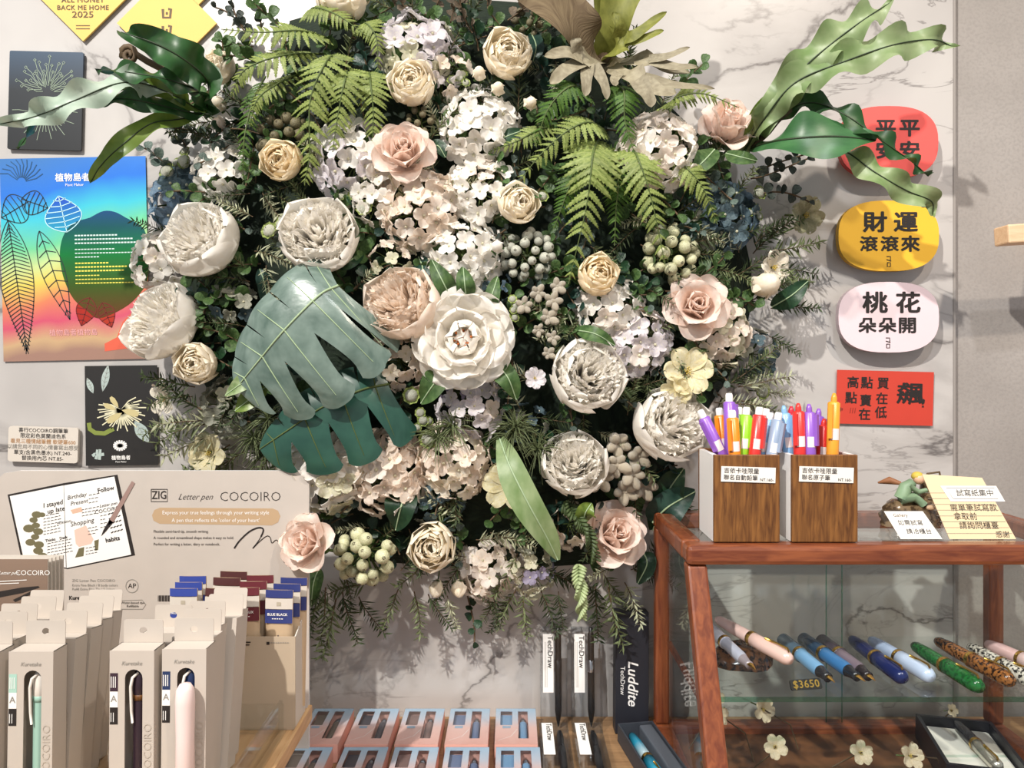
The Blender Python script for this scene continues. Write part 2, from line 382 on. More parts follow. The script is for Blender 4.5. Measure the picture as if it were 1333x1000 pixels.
# ------------------------------------------------------------------ plant shapes
def petal(mb, L, Wd, th, cup=.3, ruf=0.0, k=3.0, ph=0.0, nu=6, nv=7, base=.25, tip=1.0, notch=0.0, r0=0.0, z0=0.0, mat=None, mi=0):
    """petal of a flower whose axis is Z; th = inclination along its length; grows towards +X"""
    x, z = r0, z0; prof = [(x, z, th[0], 0.0)]; pv = 0.0
    for i in range(1, nv+1):
        v1 = 1-(1-i/nv)**1.55; ds = (v1-pv)*L; v = (v1+pv)/2*(len(th)-1); pv = v1; a = int(min(v, len(th)-2)); t = th[a]+(th[a+1]-th[a])*(v-a)
        x += cos(t)*ds; z += sin(t)*ds; prof.append((x, z, t, v1))
    rows = []
    for i, (x, z, t, v) in enumerate(prof):
        w = Wd*(base+(1-base)*sin(min(1, v/.6)*pi/2))
        if v > .6: w *= (1-tip)*.9+(1-(1-tip)*.9)*(max(0, 1-((v-.6)/.4)**2.4)**.5*.94+.06)
        row = []
        for j in range(nu+1):
            u = -1+2*j/nu; q = cup*w*u*u+ruf*v*v*(sin(k*u+ph)+.35*sin(1.9*k*u+ph*2))
            s = 1-notch*(v**6)*(1-abs(u))-.05*(v**8)*abs(u)**3
            p = Vector((x*s-sin(t)*q, w*u*(1-.12*cup*u*u), z+cos(t)*q))
            row.append(mat @ p if mat else p)
        rows.append(row)
    return mb.grid(rows, mi)
def stemmesh(L=1.4, r=.06): return MB().tube([(0, 0, .05), (.04, .02, -L*.5), (0, 0, -L)], r, 6)
def calyx():
    mb = MB()
    for k in range(5): petal(mb, .75, .2, (-.3, .2, .7), .2, .02, mat=Matrix.Rotation(k*2*pi/5, 4, 'Z') @ Matrix.Translation((0, 0, -.06)), tip=1, nu=4, nv=5)
    return mb
class Proto:
    def __init__(s): s.parts = []
    def add(s, name, me, mtx=None, kind=None): s.parts.append((name, me, mtx or Matrix(), kind)); return s
RZ = lambda a: Matrix.Rotation(a, 4, 'Z'); SCL = lambda a, b=None: Matrix.Diagonal((a, a, a if b is None else b, 1)); TR = lambda x, y, z: Matrix.Translation((x, y, z))
STEM = stemmesh().mesh('stem', M['stem'], True); CALYX = calyx().mesh('sepals', M['leaf'], True)

def peony(col, seed=0, fringe=230):
    rnd = random.Random(seed); P = Proto()
    for ring, (n, L, Wd, th) in enumerate(((6, 1.5, .72, (-.15, .3, .9, 1.4, 1.55)), (6, 1.42, .68, (.05, .5, 1.15, 1.55, 1.8)), (5, 1.2, .55, (.15, .6, 1.25, 1.65, 1.8)))):
        ms = [petal(MB(), L*rnd.uniform(.94, 1.05), Wd, tuple(t+rnd.uniform(-.1, .1) for t in th), .4, .04, 3, rnd.uniform(0, 6), 10, 11, notch=.06).mesh('petal', M[col], True) for _ in range(3)]
        for k in range(n): P.add('petal', ms[k % 3], RZ(2*pi*(k+ring*.5)/n+rnd.uniform(-.2, .2)) @ SCL(1-.06*ring))
    mb = MB()
    for k in range(fringe):
        q = sqrt((k+.5)/fringe); a = k*2.39996; tilt = 1.52-.5*q+rnd.uniform(-.1, .1)
        L = (1.22-.22*q)*rnd.uniform(.9, 1.06)
        petal(mb, L, .075*rnd.uniform(.8, 1.3), (tilt-.1, tilt, tilt+.05, tilt+rnd.uniform(-.5, .35)), .35, .015, 2, rnd.uniform(0, 6), 2, 6, .5, mat=RZ(a) @ TR(.24*q, 0, .02))
    P.add('petal_tuft', mb.mesh('petal_tuft', M[col], True), None, 'stuff')
    return P.add('sepals', CALYX).add('stem', STEM)
def open_peony(col, seed=3):
    rnd = random.Random(seed); P = Proto()
    for n, L, Wd, th, s in ((8, 1.18, .5, (.0, .25, .35, .0), 1), (8, 1.05, .46, (.25, .5, .7, .3), 1), (7, .88, .42, (.5, .8, 1.0, .7), 1), (6, .7, .36, (.8, 1.05, 1.3, 1.2), 1), (5, .52, .28, (1.0, 1.3, 1.5, 1.7), 1)):
        ms = [petal(MB(), L*rnd.uniform(.9, 1.05), Wd, th, .28, .085, 4.2, rnd.uniform(0, 6), 14, 11, notch=.1).mesh('petal', M[col], True) for _ in range(3)]
        o = rnd.uniform(0, 6)
        for k in range(n): P.add('petal', ms[k % 3], RZ(o+2*pi*k/n+rnd.uniform(-.12, .12)))
    mb = MB()
    for k in range(26):
        a = k*2.4; q = sqrt(k/26)*.16; mb.tube([(q*cos(a)*.4, q*sin(a)*.4, .1), (q*cos(a), q*sin(a), .42)], .012, 4); mb.ball((q*cos(a)*1.1, q*sin(a)*1.1, .45), .032, 5, 4)
    P.add('stamens', mb.mesh('stamens', M['stamen'], True), None, 'stuff')
    return P.add('sepals', CALYX).add('stem', STEM)
def garden_rose(col, seed=1):
    rnd = random.Random(seed); P = Proto()
    rings = ((6, 1.45, .62, (-.1, .35, 1.05, 1.5, 1.45), 0), (6, 1.4, .58, (.05, .55, 1.2, 1.6, 1.65), .02), (7, 1.25, .48, (.2, .75, 1.35, 1.65, 1.75), .06), (7, 1.08, .4, (.4, .95, 1.45, 1.65, 1.75), .13), (7, .95, .33, (.6, 1.1, 1.5, 1.65, 1.7), .17), (6, .84, .26, (.8, 1.2, 1.55, 1.6, 1.6), .19))
    for i, (n, L, Wd, th, z) in enumerate(rings):
        ms = [petal(MB(), L*rnd.uniform(.95, 1.05), Wd, tuple(t+rnd.uniform(-.05, .05) for t in th), .42, .035 if i else .02, 3.5, rnd.uniform(0, 6), 9, 11).mesh('petal', M[col], True) for _ in range(2)]
        o = rnd.uniform(0, 6)
        for k in range(n): P.add('petal', ms[k % 2], RZ(o+2*pi*k/n+rnd.uniform(-.25, .25)) @ Matrix.Rotation(rnd.uniform(-.14, .14), 4, 'X') @ TR(rnd.uniform(-.04, .05), 0, z+rnd.uniform(-.03, .06)))
    mb = MB()
    for w in range(5):
        a0 = 2*pi*w/5+rnd.uniform(-.2, .2); cx, cy = .3*cos(a0), .3*sin(a0); rows = []
        for i in range(15):
            t = i/14; a = a0+pi*.8+t*3.6; q = .05+.13*t; rows.append([(cx+q*cos(a), cy+q*sin(a), .42), (cx+q*1.1*cos(a), cy+q*1.1*sin(a), .78+.05*sin(9*t+w)), (cx+q*1.35*cos(a), cy+q*1.35*sin(a), .93+.05*sin(9*t+w))])
        mb.grid(rows)
    P.add('inner_petals', mb.mesh('inner_petals', M[col], True))
    return P.add('sepals', CALYX).add('stem', STEM)
def rose(col, seed=2):
    rnd = random.Random(seed); P = Proto()
    rings = ((5, 1.3, .62, (.0, .5, .9, .5, -.5), 0), (5, 1.25, .58, (.4, .9, 1.3, 1.2, .1), .03), (4, 1.15, .5, (.7, 1.2, 1.5, 1.5, .9), .08), (3, 1.05, .4, (.95, 1.35, 1.6, 1.6, 1.3), .14))
    for i, (n, L, Wd, th, z) in enumerate(rings):
        ms = [petal(MB(), L*rnd.uniform(.95, 1.05), Wd, tuple(t+rnd.uniform(-.06, .06) for t in th), .42, .03, 2.5, rnd.uniform(0, 6), 10, 12).mesh('petal', M[col], True) for _ in range(2)]
        o = rnd.uniform(0, 6)
        for k in range(n): P.add('petal', ms[k % 2], RZ(o+2*pi*k/n+rnd.uniform(-.1, .1)) @ TR(0, 0, z))
    mb = MB(); rows = []
    for i in range(46):
        t = i/45; a = t*4.6*pi; q = .05+.27*t
        rows.append([(q*.75*cos(a), q*.75*sin(a), .3), (q*.95*cos(a), q*.95*sin(a), .85-.08*t), (q*1.0*cos(a), q*1.0*sin(a), 1.1-.1*t), (q*1.14*cos(a), q*1.14*sin(a), 1.17-.12*t)])
    mb.grid(rows); P.add('spiral_petal', mb.mesh('spiral_petal', M[col], True))
    return P.add('sepals', CALYX).add('stem', STEM)
def floret(col, n=4, seed=0):
    rnd = random.Random(seed); mb = MB()
    for k in range(n):
        petal(mb, .29, .135, (.25, .4, .2, -.15+rnd.uniform(-.35, .35)), .3, .025, 3, rnd.uniform(0, 6), 5, 6, .25, mat=RZ(2*pi*k/n+rnd.uniform(-.1, .1)))
    mb.ball((0, 0, .025), .035, 6, 4, 1)
    return mb.mesh('floret', [M[col], M['p_lightgreen']], True)
def hydrangea(col, n=30, seed=0, col2=None, spread=1.75):
    rnd = random.Random(seed); P = Proto(); fl = [floret(col, 4, seed*7+k) for k in range(3)]
    if col2: fl.append(floret(col2, 4, seed+91))
    sm = MB()
    for k in range(n):
        c = 1-(1-cos(spread))*(k+.5)/n; th = math.acos(c); a = k*2.39996+rnd.uniform(-.15, .15)
        u = Vector((sin(th)*cos(a), sin(th)*sin(a), cos(th)*.8)); r = rnd.uniform(.78, .93); p = u*r
        dirn = (u+Vector((rnd.uniform(-.4, .4), rnd.uniform(-.4, .4), rnd.uniform(-.2, .4)))).normalized()
        q = dirn.to_track_quat('Z', 'Y').to_matrix().to_4x4()
        P.add('floret', rnd.choice(fl), Matrix.Translation(p) @ q @ RZ(rnd.uniform(0, 6)) @ SCL(rnd.uniform(.95, 1.25)))
        sm.tube([(0, 0, -.1), p*.6, p], .018, 3, caps=False)
    P.add('stalks', sm.mesh('stalks', M['stem'], True))
    return P.add('stem', STEM)
def cosmos(col, n=6, seed=0, center='stamen_yellow', cup=.35):
    rnd = random.Random(seed); P = Proto()
    ms = [petal(MB(), 1.02, .4, (.35+cup*.3, .5, .3, -.1+rnd.uniform(-.3, .3)), .3, .07, 5, rnd.uniform(0, 6), 8, 8, .22, notch=.2).mesh('petal', M[col], True) for _ in range(3)]
    for k in range(n): P.add('petal', ms[k % 3], RZ(2*pi*k/n+rnd.uniform(-.15, .15)) @ TR(.05, 0, .01*(k % 2)))
    mb = MB()
    for k in range(12):
        a = k*2.4; q = sqrt(k/12)*.16; mb.tube([(0, 0, .05), (q*cos(a), q*sin(a), .28)], .014, 4); mb.ball((q*cos(a), q*sin(a), .3), .03, 5, 4)
    P.add('stamens', mb.mesh('stamens', M[center], True), None, 'stuff')
    return P.add('stem', STEM)
def berry(col):
    mb = MB().ball((0, 0, 0), (1, 1, .96), 10, 7)
    for k in range(5): mb.ball((.16*cos(k*1.257), .16*sin(k*1.257), .93), .1, 4, 3, 1)
    return mb.mesh('berry', [M[col], M['berry_pip']], True)
def berries(col, n=22, seed=0, br=.2, loose=0.0):
    rnd = random.Random(seed); P = Proto(); b = berry(col); sm = MB()
    for k in range(n):
        c = 1-1.35*(k+.5)/n; th = math.acos(c); a = k*2.39996+rnd.uniform(-.25, .25); r = .82*rnd.uniform(1-loose, 1)
        u = Vector((sin(th)*cos(a), sin(th)*sin(a), cos(th)*.7)); p = u*r
        P.add('berry', b, Matrix.Translation(p) @ (u+Vector((rnd.uniform(-.5, .5), rnd.uniform(-.5, .5), .3))).to_track_quat('Z', 'Y').to_matrix().to_4x4() @ SCL(br*rnd.uniform(.85, 1.12)))
        sm.tube([(0, 0, -.3), p*.5-Vector((0, 0, .12)), p], .025, 4, caps=False)
    P.add('stalks', sm.mesh('stalks', M['stem'], True)); return P.add('stem', STEM)
def pods(n=6, seed=0):
    rnd = random.Random(seed); P = Proto(); sm = MB()
    pm = MB().ball((0, 0, .5), (.3, .3, .52), 10, 8).mesh('pod', M['fuzzy'], True); bm_ = MB().ball((0, 0, 0), 1, 8, 6).mesh('pod_core', M['fuzzy'], True)
    for g in range(n):
        a = g*2.39996; q = .75*sqrt((g+.3)/n); c = Vector((q*cos(a), q*sin(a), .35*(1-q)))
        P.add('pod_core', bm_, Matrix.Translation(c+Vector((0, 0, .1))) @ SCL(.12))
        for k in range(5):
            b = k*2*pi/5+g; dirn = Vector((cos(b)*.75, sin(b)*.75, .75+rnd.uniform(-.2, .2)))
            P.add('pod', pm, Matrix.Translation(c) @ dirn.to_track_quat('Z', 'Y').to_matrix().to_4x4() @ SCL(.4*rnd.uniform(.85, 1.15)))
        sm.tube([(0, 0, -.4), c*.5-Vector((0, 0, .1)), c], .04, 4, caps=False)
    P.add('stalks', sm.mesh('stalks', M['stem'], True)); return P.add('stem', STEM)
def green_buds(n=4, seed=0):
    rnd = random.Random(seed); P = Proto(); sm = MB()
    bm_ = MB().ball((0, 0, .2), (.62, .62, .55), 10, 8).mesh('bud', M['bud_white'], True); br = MB()
    for k in range(8): petal(br, .95, .36, (.2, .4, .6, .3), .4, .02, nu=4, nv=5, mat=RZ(k*pi/4))
    br = br.mesh('bracts', M['bud_green'], True)
    for g in range(n):
        a = g*2.1+seed; q = .55*sqrt(g/max(1, n-1)) if n > 1 else 0; c = Vector((q*cos(a), q*sin(a), .1*rnd.random()))
        m = Matrix.Translation(c) @ Vector((c.x*.5, c.y*.5, 1)).to_track_quat('Z', 'Y').to_matrix().to_4x4() @ SCL(.42*rnd.uniform(.8, 1.1) if n > 1 else .9)
        P.add('bud', bm_, m); P.add('bracts', br, m); sm.tube([(0, 0, -.5), c], .04, 4, caps=False)
    P.add('stalks', sm.mesh('stalks', M['stem'], True)); return P.add('stem', STEM)
def round_bud(col, pointed=False):
    P = Proto(); mb = MB()
    for r in range(3):
        for k in range(3): petal(mb, 1.9-.15*r, .9-.12*r, (-.1, .9, 1.6, 2.1, 2.3 if not pointed else 1.9), .6, .02, 3, k, 6, 9, mat=RZ(k*2*pi/3+r) @ SCL(1-.1*r, 1.15 if pointed else 1) @ TR(0, 0, -.2))
    mb.ball((0, 0, .7), (.6, .6, .85), 10, 8)
    P.add('petals', mb.mesh('petals', M[col], True)); P.add('sepals', CALYX, SCL(1.1)); return P.add('stem', STEM)

BIG = {'peony': 1.14, 'open_peony': 1.12, 'garden_rose': 1.18, 'rose': 1.18, 'hydrangea': 1.18, 'cosmos_flower': 1.12, 'flower_bud': 1.2, 'fuzzy_pod_cluster': 1.1}
def put(P, name, label, cat, px, py, r, d=None, face=None, spin=0.0, group=None, lift=.015, sz=1.0):
    d = dome(px, py)+lift if d is None else d
    n = Vector(face).normalized() if face is not None else facing(px, py)
    R = S(r*BIG.get(name, 1.0), d)
    q = n.to_track_quat('Z', 'Y') @ Quaternion((0, 0, 1), spin)
    t = thing(name, label, cat, W(px, py, d)-n*R*.42, q, group); t.scale = (R, R, R*sz)
    put.d = d
    for nm, me, mtx, kind in P.parts:
        o = bpy.data.objects.new(nm, me); COL.objects.link(o); o.parent = t; o.matrix_basis = mtx
        if kind: o['kind'] = kind
    return t

# neighbours that tell the many filler sprigs apart
ANCH = [(268,318,'the white peony by the blue hydrangea'),(418,313,'the white peony above the monstera'),(222,424,'the peony on the poster'),(528,402,'the half hidden cream peony'),(762,492,'the white fringed peony'),(868,556,'the peony over the pen cups'),(748,608,'the peony by the fuzzy pods'),(603,440,'the ruffled peony with orange centre'),
  (370,212,'the cream-yellow rose'),(537,114,'the cream cabbage rose under pale hydrangea'),(660,75,'the cream garden rose by two buds'),(672,268,'the tilted cream rose'),(778,362,'the yellow rose'),(259,475,'the small cream rose by the monstera tip'),(563,711,'the low cream cabbage rose'),(526,204,'the tall blush rose'),(943,172,'the blush rosebud'),(906,400,'the open blush rose'),(797,697,'the blush rose at the case corner'),
  (403,708,'the blush rose at the backdrop'),(228,252,'the dusty blue hydrangea'),(452,195,'the white and lilac hydrangea'),(622,152,'the bright white hydrangea'),(600,325,'the white hydrangea above upright leaves'),(868,185,'the blush-white hydrangea'),(835,444,'the lilac-tinged hydrangea'),(945,432,'the cream hydrangea under blush rose'),(413,618,'the white hydrangea below the dark monstera'),(498,622,'the large pink-cream hydrangea'),(612,533,'the lilac hydrangea under the ruffled peony'),
  (637,752,'the low cream hydrangea'),(952,275,'the dark grey-blue hydrangea'),(882,325,'the olive berry cluster'),(690,327,'the grey-green berry cluster'),(465,735,'the low pale green berries'),(358,165,'the dark olive berries'),(290,532,'the greenish beige hydrangea'),(785,82,'the staghorn fern'),(380,520,'the dark monstera leaf'),(815,618,'the long fuzzy pod cluster'),(720,420,'the fuzzy pods by grey berries'),(430,60,'the top fern fronds'),(760,230,'the long hanging fern frond')]
def near(px, py): return min(ANCH, key=lambda a: (a[0]-px)**2+(a[1]-py)**2)[2]
# ------------------------------------------------------------------ peonies
for k, (px, py, r, face, lab, col) in enumerate([
    (268, 318, 52, (-.25, -1, .25), 'large white peony between dusty blue hydrangea and grey monstera leaf', 'p_white'),
    (418, 313, 52, (.05, -1, .1), 'large white peony just above the split monstera leaf', 'p_white'),
    (222, 424, 53, (-.6, -1, .35), 'large white peony overlapping the lower right of the holographic poster', 'p_white'),
    (528, 402, 52, (-.35, -1, .3), 'cream peony half hidden behind the ruffled flower with orange centre', 'p_pinkcream'),
    (762, 492, 50, (.15, -1, .1), 'large white fringed peony below the carnation-like white hydrangea', 'p_white'),
    (868, 556, 50, (.25, -1, .15), 'large white peony leaning over the pen cups', 'p_white'),
    (748, 608, 44, (-.05, -1, .35), 'white fringed peony beside the fuzzy grey pods, above the blush rose', 'p_white')]):
    put(peony(col, k+10), 'peony', lab, 'flower', px, py, r, face=(face[0], -1, face[2]+.2), spin=k*1.3, lift=.022)
put(open_peony('p_white'), 'open_peony', 'open ruffled white peony with a small orange stamen centre', 'flower', 603, 440, 59, face=(0, -1, .05), lift=.05)

# ------------------------------------------------------------------ roses
for k, (px, py, r, face, col, lab) in enumerate([
    (370, 212, 30, (-.1, -1, 0), 'p_yellow', 'round cream-yellow garden rose under the light green fern fronds'),
    (537, 114, 32, (0, -1, .15), 'p_cream', 'cream cabbage rose between pale hydrangea and blush rose'),
    (660, 75, 35, (.1, -1, .1), 'p_cream', 'cream garden rose beside two round cream buds'),
    (672, 268, 28, (.35, -1, .1), 'p_cream', 'cream garden rose tilted sideways above the grey berry cluster'),
    (778, 362, 30, (.1, -1, .35), 'p_yellow', 'yellow garden rose partly behind the hanging fern tip'),
    (259, 475, 31, (0, -1, .05), 'p_cream', 'small cream garden rose below the peony on the poster'),
    (563, 711, 35, (0, -1, .15), 'p_cream', 'cream cabbage rose low in the wall above two rosebuds'),
    (447, 6, 36, (0, -1, .5), 'p_cream', 'cream rose at the top above the fern fronds'),
    (290, 92, 24, (-.4, -1, .3), 'p_cream', 'pale cream rose peeking from behind the ferns near the yellow card')]):
    put(garden_rose(col, k+3), 'garden_rose', lab, 'flower', px, py, r, face=face, spin=k*.9, lift=.022)
for k, (px, py, r, face, sz, lab) in enumerate([
    (526, 204, 33, (.1, -1, .25), 1.2, 'tall blush pink rose with spiral centre above pink hydrangea'),
    (943, 172, 30, (.1, -1, .55), 1.25, 'blush rosebud beside the long wavy strap leaves'),
    (906, 400, 34, (-.1, -1, .15), 1, 'open blush pink rose beside cream hydrangea and berry cluster'),
    (797, 697, 35, (.25, -1, .45), 1.1, 'blush rose above the wooden corner of the glass case'),
    (403, 708, 30, (-.25, -1, .4), 1.1, 'pale blush rose overlapping the edge of the printed backdrop')]):
    put(rose('p_blush', k+5), 'rose', lab, 'flower', px, py, r, face=face, spin=k*1.1+.4, lift=.022 if k < 4 else .12, sz=sz)

# ------------------------------------------------------------------ hydrangeas
HY = [
 (283,215,38,26,'p_white',None,'white hydrangea head beside the cream-yellow rose and small green buds'),
 (228,252,44,30,'p_blue','p_greyblue','dusty blue hydrangea head at the edge of the holographic poster'),
 (197,335,36,24,'p_white','p_blushwhite','small white hydrangea overlapping the middle edge of the holographic poster'),
 (292,392,30,16,'p_greygreen','p_greyblue','loose grey hydrangea florets between two peonies and the monstera'),
 (538,50,48,32,'p_lilac','p_lightgreen','pale lilac hydrangea above the cream cabbage rose'),
 (622,152,46,34,'p_white',None,'bright white hydrangea below two round cream buds'),
 (452,195,48,34,'p_white','p_lilac','white and lilac hydrangea under the fern fronds beside blush rose'),
 (487,250,34,20,'p_white','p_lightgreen','small white-green hydrangea beside a green bud cluster'),
 (542,262,48,36,'p_pinkcream','p_blushwhite','pink-cream hydrangea directly below the tall blush rose'),
 (625,238,40,28,'p_white','p_blushwhite','white hydrangea beside the tilted cream rose'),
 (600,325,46,36,'p_white',None,'white hydrangea beside the grey berry cluster, above upright green leaves'),
 (868,185,46,34,'p_blushwhite','p_white','blush-white hydrangea between ferns and the blush rosebud'),
 (515,470,36,24,'p_pinkcream','p_cream','pink-cream hydrangea touching the ruffled peony with orange centre'),
 (800,400,40,30,'p_white','p_blushwhite','dense white hydrangea below the yellow rose'),
 (835,444,42,30,'p_lilac','p_blushwhite','lilac-tinged hydrangea below the dense white one'),
 (945,432,40,30,'p_pinkcream','p_lightgreen','cream hydrangea below the open blush rose'),
 (413,618,50,38,'p_white','p_lightgreen','white hydrangea below the dark monstera leaf'),
 (498,622,50,40,'p_pinkcream','p_blushwhite','large pink-cream hydrangea below the dark monstera leaf'),
 (590,607,44,34,'p_pinkcream','p_cream','pink-cream hydrangea above the low cream cabbage rose'),
 (612,533,38,26,'p_lilac','p_pinkcream','lilac and cream hydrangea below the ruffled peony'),
 (637,752,38,28,'p_blushwhite','p_pinkcream','cream hydrangea low in the wall beside two rosebuds'),
 (692,752,30,18,'p_lightgreen','p_violet','small greenish hydrangea with violet florets above clear pen cases'),
 (952,275,44,30,'p_greyblue','p_blue','dark grey-blue hydrangea at the right side near the long strap leaves'),
 (642,370,22,8,'p_blue','p_greyblue','few blue florets beside the upright green leaves'),
 (290,532,36,24,'p_greygreen','p_lightgreen','greenish beige hydrangea below the small cream garden rose'),
 (745,690,28,14,'p_pinkcream','p_cream','small pink-cream hydrangea behind the hanging lily leaf'),
 (506,335,26,12,'p_pinkcream','p_lightgreen','small cream florets above the half hidden cream peony'),
 (595,512,20,8,'p_violet','p_lilac','few violet florets below the ruffled peony'),
 (930,300,34,18,'p_greygreen','p_greyblue','grey-green hydrangea beside the dark berry cluster'),
 (690,555,26,12,'p_greyblue','p_greygreen','few grey-blue florets below the white fringed peony'),
 (565,655,34,16,'p_greyblue','p_greygreen','shaded blue-grey hydrangea above the low cream cabbage rose'),
 (570,80,34,16,'p_lilac','p_pinkcream','loose lilac florets between cabbage rose and garden rose'),
 (990,460,30,16,'p_greyblue','p_greygreen','shaded grey-blue hydrangea at the edge near the red card')]
for k, (px, py, r, n, c, c2, lab) in enumerate(HY):
    put(hydrangea(c, n, k, c2), 'hydrangea', lab, 'flower', px, py, r, spin=k*.7, lift=.05 if (px, py) in ((413, 618), (868, 185)) else .016 if c not in ('p_greyblue', 'p_greygreen', 'p_blue') else .004)

# ------------------------------------------------------------------ small flowers, buds, berries, pods
for k, (px, py, r, face, c, lab) in enumerate([
    (897, 482, 31, (0, -1, .2), 'p_lemon', 'pale lemon open flower above the peony near the pen cups'),
    (660, 632, 31, (-.15, -1, .2), 'p_lemon', 'lemon-cream open flower above the hanging lily leaf'),
    (1012, 348, 23, (.5, -1, -.1), 'p_cream', 'small cream flower at the edge facing the yellow oval sign'),
    (1053, 280, 24, (.3, -1, -.2), 'p_olive', 'olive green cosmos on a long stem near the yellow oval sign'),
    (208, 520, 22, (-.5, -1, -.1), 'p_cream', 'small cream flower in front of the black floral print'),
    (268, 590, 26, (-.2, -1, 0), 'p_lemon', 'pale yellow open flower above the printed backdrop'),
    (880, 510, 20, (-.5, -1, -.4), 'p_lemon', 'small nodding lemon flower touching the peony near the pen cups'),
    (697, 492, 14, (.2, -1, .2), 'p_lilac', 'tiny silvery white flower beside the fringed peony')]):
    t = put(cosmos(c, 6 if k != 4 else 4, k), 'cosmos_flower', lab, 'flower', px, py, r, face=face, spin=k, lift=.035)
    if k == 3: build(MB().tube([W(1053, 280, put.d-.006), W(1035, 296, .04), W(990, 316, .02)], .0011, 5), 'long_stem', M['stem'], t, Matrix.LocRotScale(t.location, t.rotation_quaternion, t.scale).inverted())
for (px, py, r, n, col, br, lo, lab) in [
    (690, 327, 40, 30, 'berry_grey', .17, .1, 'grey-green berry cluster beside the white hydrangea'),
    (882, 325, 44, 26, 'berry_green', .19, .1, 'olive and grey berry cluster hanging under the fern fronds'),
    (465, 735, 50, 24, 'berry_green', .18, .35, 'pale green berry cluster low in the wall above the pink boxes'),
    (358, 165, 38, 20, 'berry_dark', .19, .1, 'dark olive berry cluster in shade under the fern fronds'),
    (545, 150, 22, 12, 'berry_dark', .2, .1, 'small brown berry cluster below the cream cabbage rose'),
    (688, 20, 26, 12, 'berry_dark', .2, .2, 'small dark berry cluster at the top beside the staghorn fern')]:
    put(berries(col, n, px, br, lo), 'berry_cluster', lab, 'berries', px, py, r, lift=.02 if px != 465 else .06)
for (px, py, r, n, lab) in [(712, 392, 38, 5, 'fuzzy beige pods beside the grey berry cluster'), (712, 440, 28, 3, 'small group of fuzzy beige pods above the white fringed peony'),
    (815, 618, 52, 7, 'long cluster of fuzzy beige pods above the blush rose')]:
    put(pods(n, px), 'fuzzy_pod_cluster', lab, 'seed pods', px, py, r, lift=.025)
for i, (px, py, r) in enumerate([(659, 413, 20), (672, 398, 18), (550, 548, 22), (557, 572, 17), (448, 247, 24), (474, 270, 16), (362, 290, 24), (230, 205, 24), (215, 222, 16), (598, 97, 22), (706, 255, 12), (988, 275, 18), (994, 510, 15), (990, 250, 14), (535, 515, 16), (350, 300, 16), (238, 208, 14)]):
    put(green_buds(4 if r > 17 else 1, i), 'green_button_bud', ('cluster of pale green button buds' if r > 17 else 'single pale green button bud')+' beside '+near(px, py), 'flower bud', px, py, r, lift=.02, spin=i, group='green button buds')
for (px, py, r, c, face, pt, lab) in [(624, 98, 13, 'p_cream', (0, -1, .4), 0, 'round cream bud touching the green button buds'), (648, 117, 13, 'p_cream', (.1, -1, .2), 0, 'round cream bud directly below the cream garden rose'),
    (287, 137, 14, 'p_cream', (-.2, -1, .3), 0, 'round cream bud at the base of the long strap leaves'), (287, 162, 14, 'p_pinkcream', (-.2, -1, -.1), 0, 'round pinkish bud under the cream bud by the strap leaves'),
    (647, 322, 13, 'p_white', (0, -1, .1), 0, 'round white bud touching the grey berry cluster'), (993, 372, 26, 'p_cream', (.3, -1, .1), 0, 'large closed cream bud at the edge above the dark serrated leaf'),
    (569, 763, 14, 'p_cream', (-.1, -.5, -1), 1, 'drooping cream rosebud under the cream cabbage rose'), (597, 763, 14, 'p_cream', (.15, -.5, -1), 1, 'drooping cream rosebud touching the low cream hydrangea'),
    (690, 135, 13, 'p_cream', (.2, -1, 0), 0, 'round cream bud beside the staghorn antlers')]:
    put(round_bud(c, pt), 'flower_bud', lab, 'flower bud', px, py, r*.8, face=face, lift=.03)

# ------------------------------------------------------------------ fern fronds: rachis + separate pinnae
def pinna_mesh(mat, teeth=7, w=.13):
    mb = MB(); mid = []; L = []; R = []
    n = teeth*2
    for i in range(n+1):
        t = i/n; prof = w*(1-t)**.6*min(1, .55+t*3); tooth = prof*(1.0 if i % 2 == 0 else .62); z = -.22*t*t
        mid.append((t, 0, z)); L.append((t+.04*(i % 2 == 0), tooth, z-.035)); R.append((t+.04*(i % 2 == 0), -tooth, z-.035))
    return mb.grid([L, mid, R]).mesh('pinna', mat, True)
PINNA = {c: pinna_mesh(M[c], 8, .19) for c in ('fern', 'fern_dark')}
def frond(pts, wpx, col, label, n=19, nrm=(0, -1, .35), group=None):
    P = [W(*p) for p in pts]; C = catmull(P, 40); nrm = Vector(nrm).normalized()
    t = thing('fern_frond', label, 'fern', P[0], None, group); inv = Matrix.Translation(-P[0])
    build(MB().tube(C, [.0016*(1-.75*i/40) for i in range(41)], 5), 'rachis', M['stem'], t, inv, True)
    wm = S(wpx, pts[1][2])
    for i in range(n):
        f = .1+.9*i/(n-1); k = min(39, int(f*40)); p = C[k]; tan = (C[min(40, k+1)]-C[max(0, k-1)]).normalized()
        prof = wm*(min(1, .45+f*1.6)*(1-f)**.62+.06)
        side = nrm.cross(tan).normalized()
        for s in (-1, 1):
            dirn = side*s+tan*(.35+.5*f)-nrm*.12*random.uniform(.5, 1.8)
            m = inv @ Matrix.Translation(p) @ frame(dirn, nrm+side*s*.25+Vector((random.uniform(-.15, .15), 0, random.uniform(-.15, .15)))) @ SCL(prof*random.uniform(.9, 1.08))
            o = obj('pinna', PINNA[col], t, m)
    o = obj('pinna', PINNA[col], t, inv @ Matrix.Translation(C[38]) @ frame(C[40]-C[37], nrm) @ SCL(wm*.22))
    return t
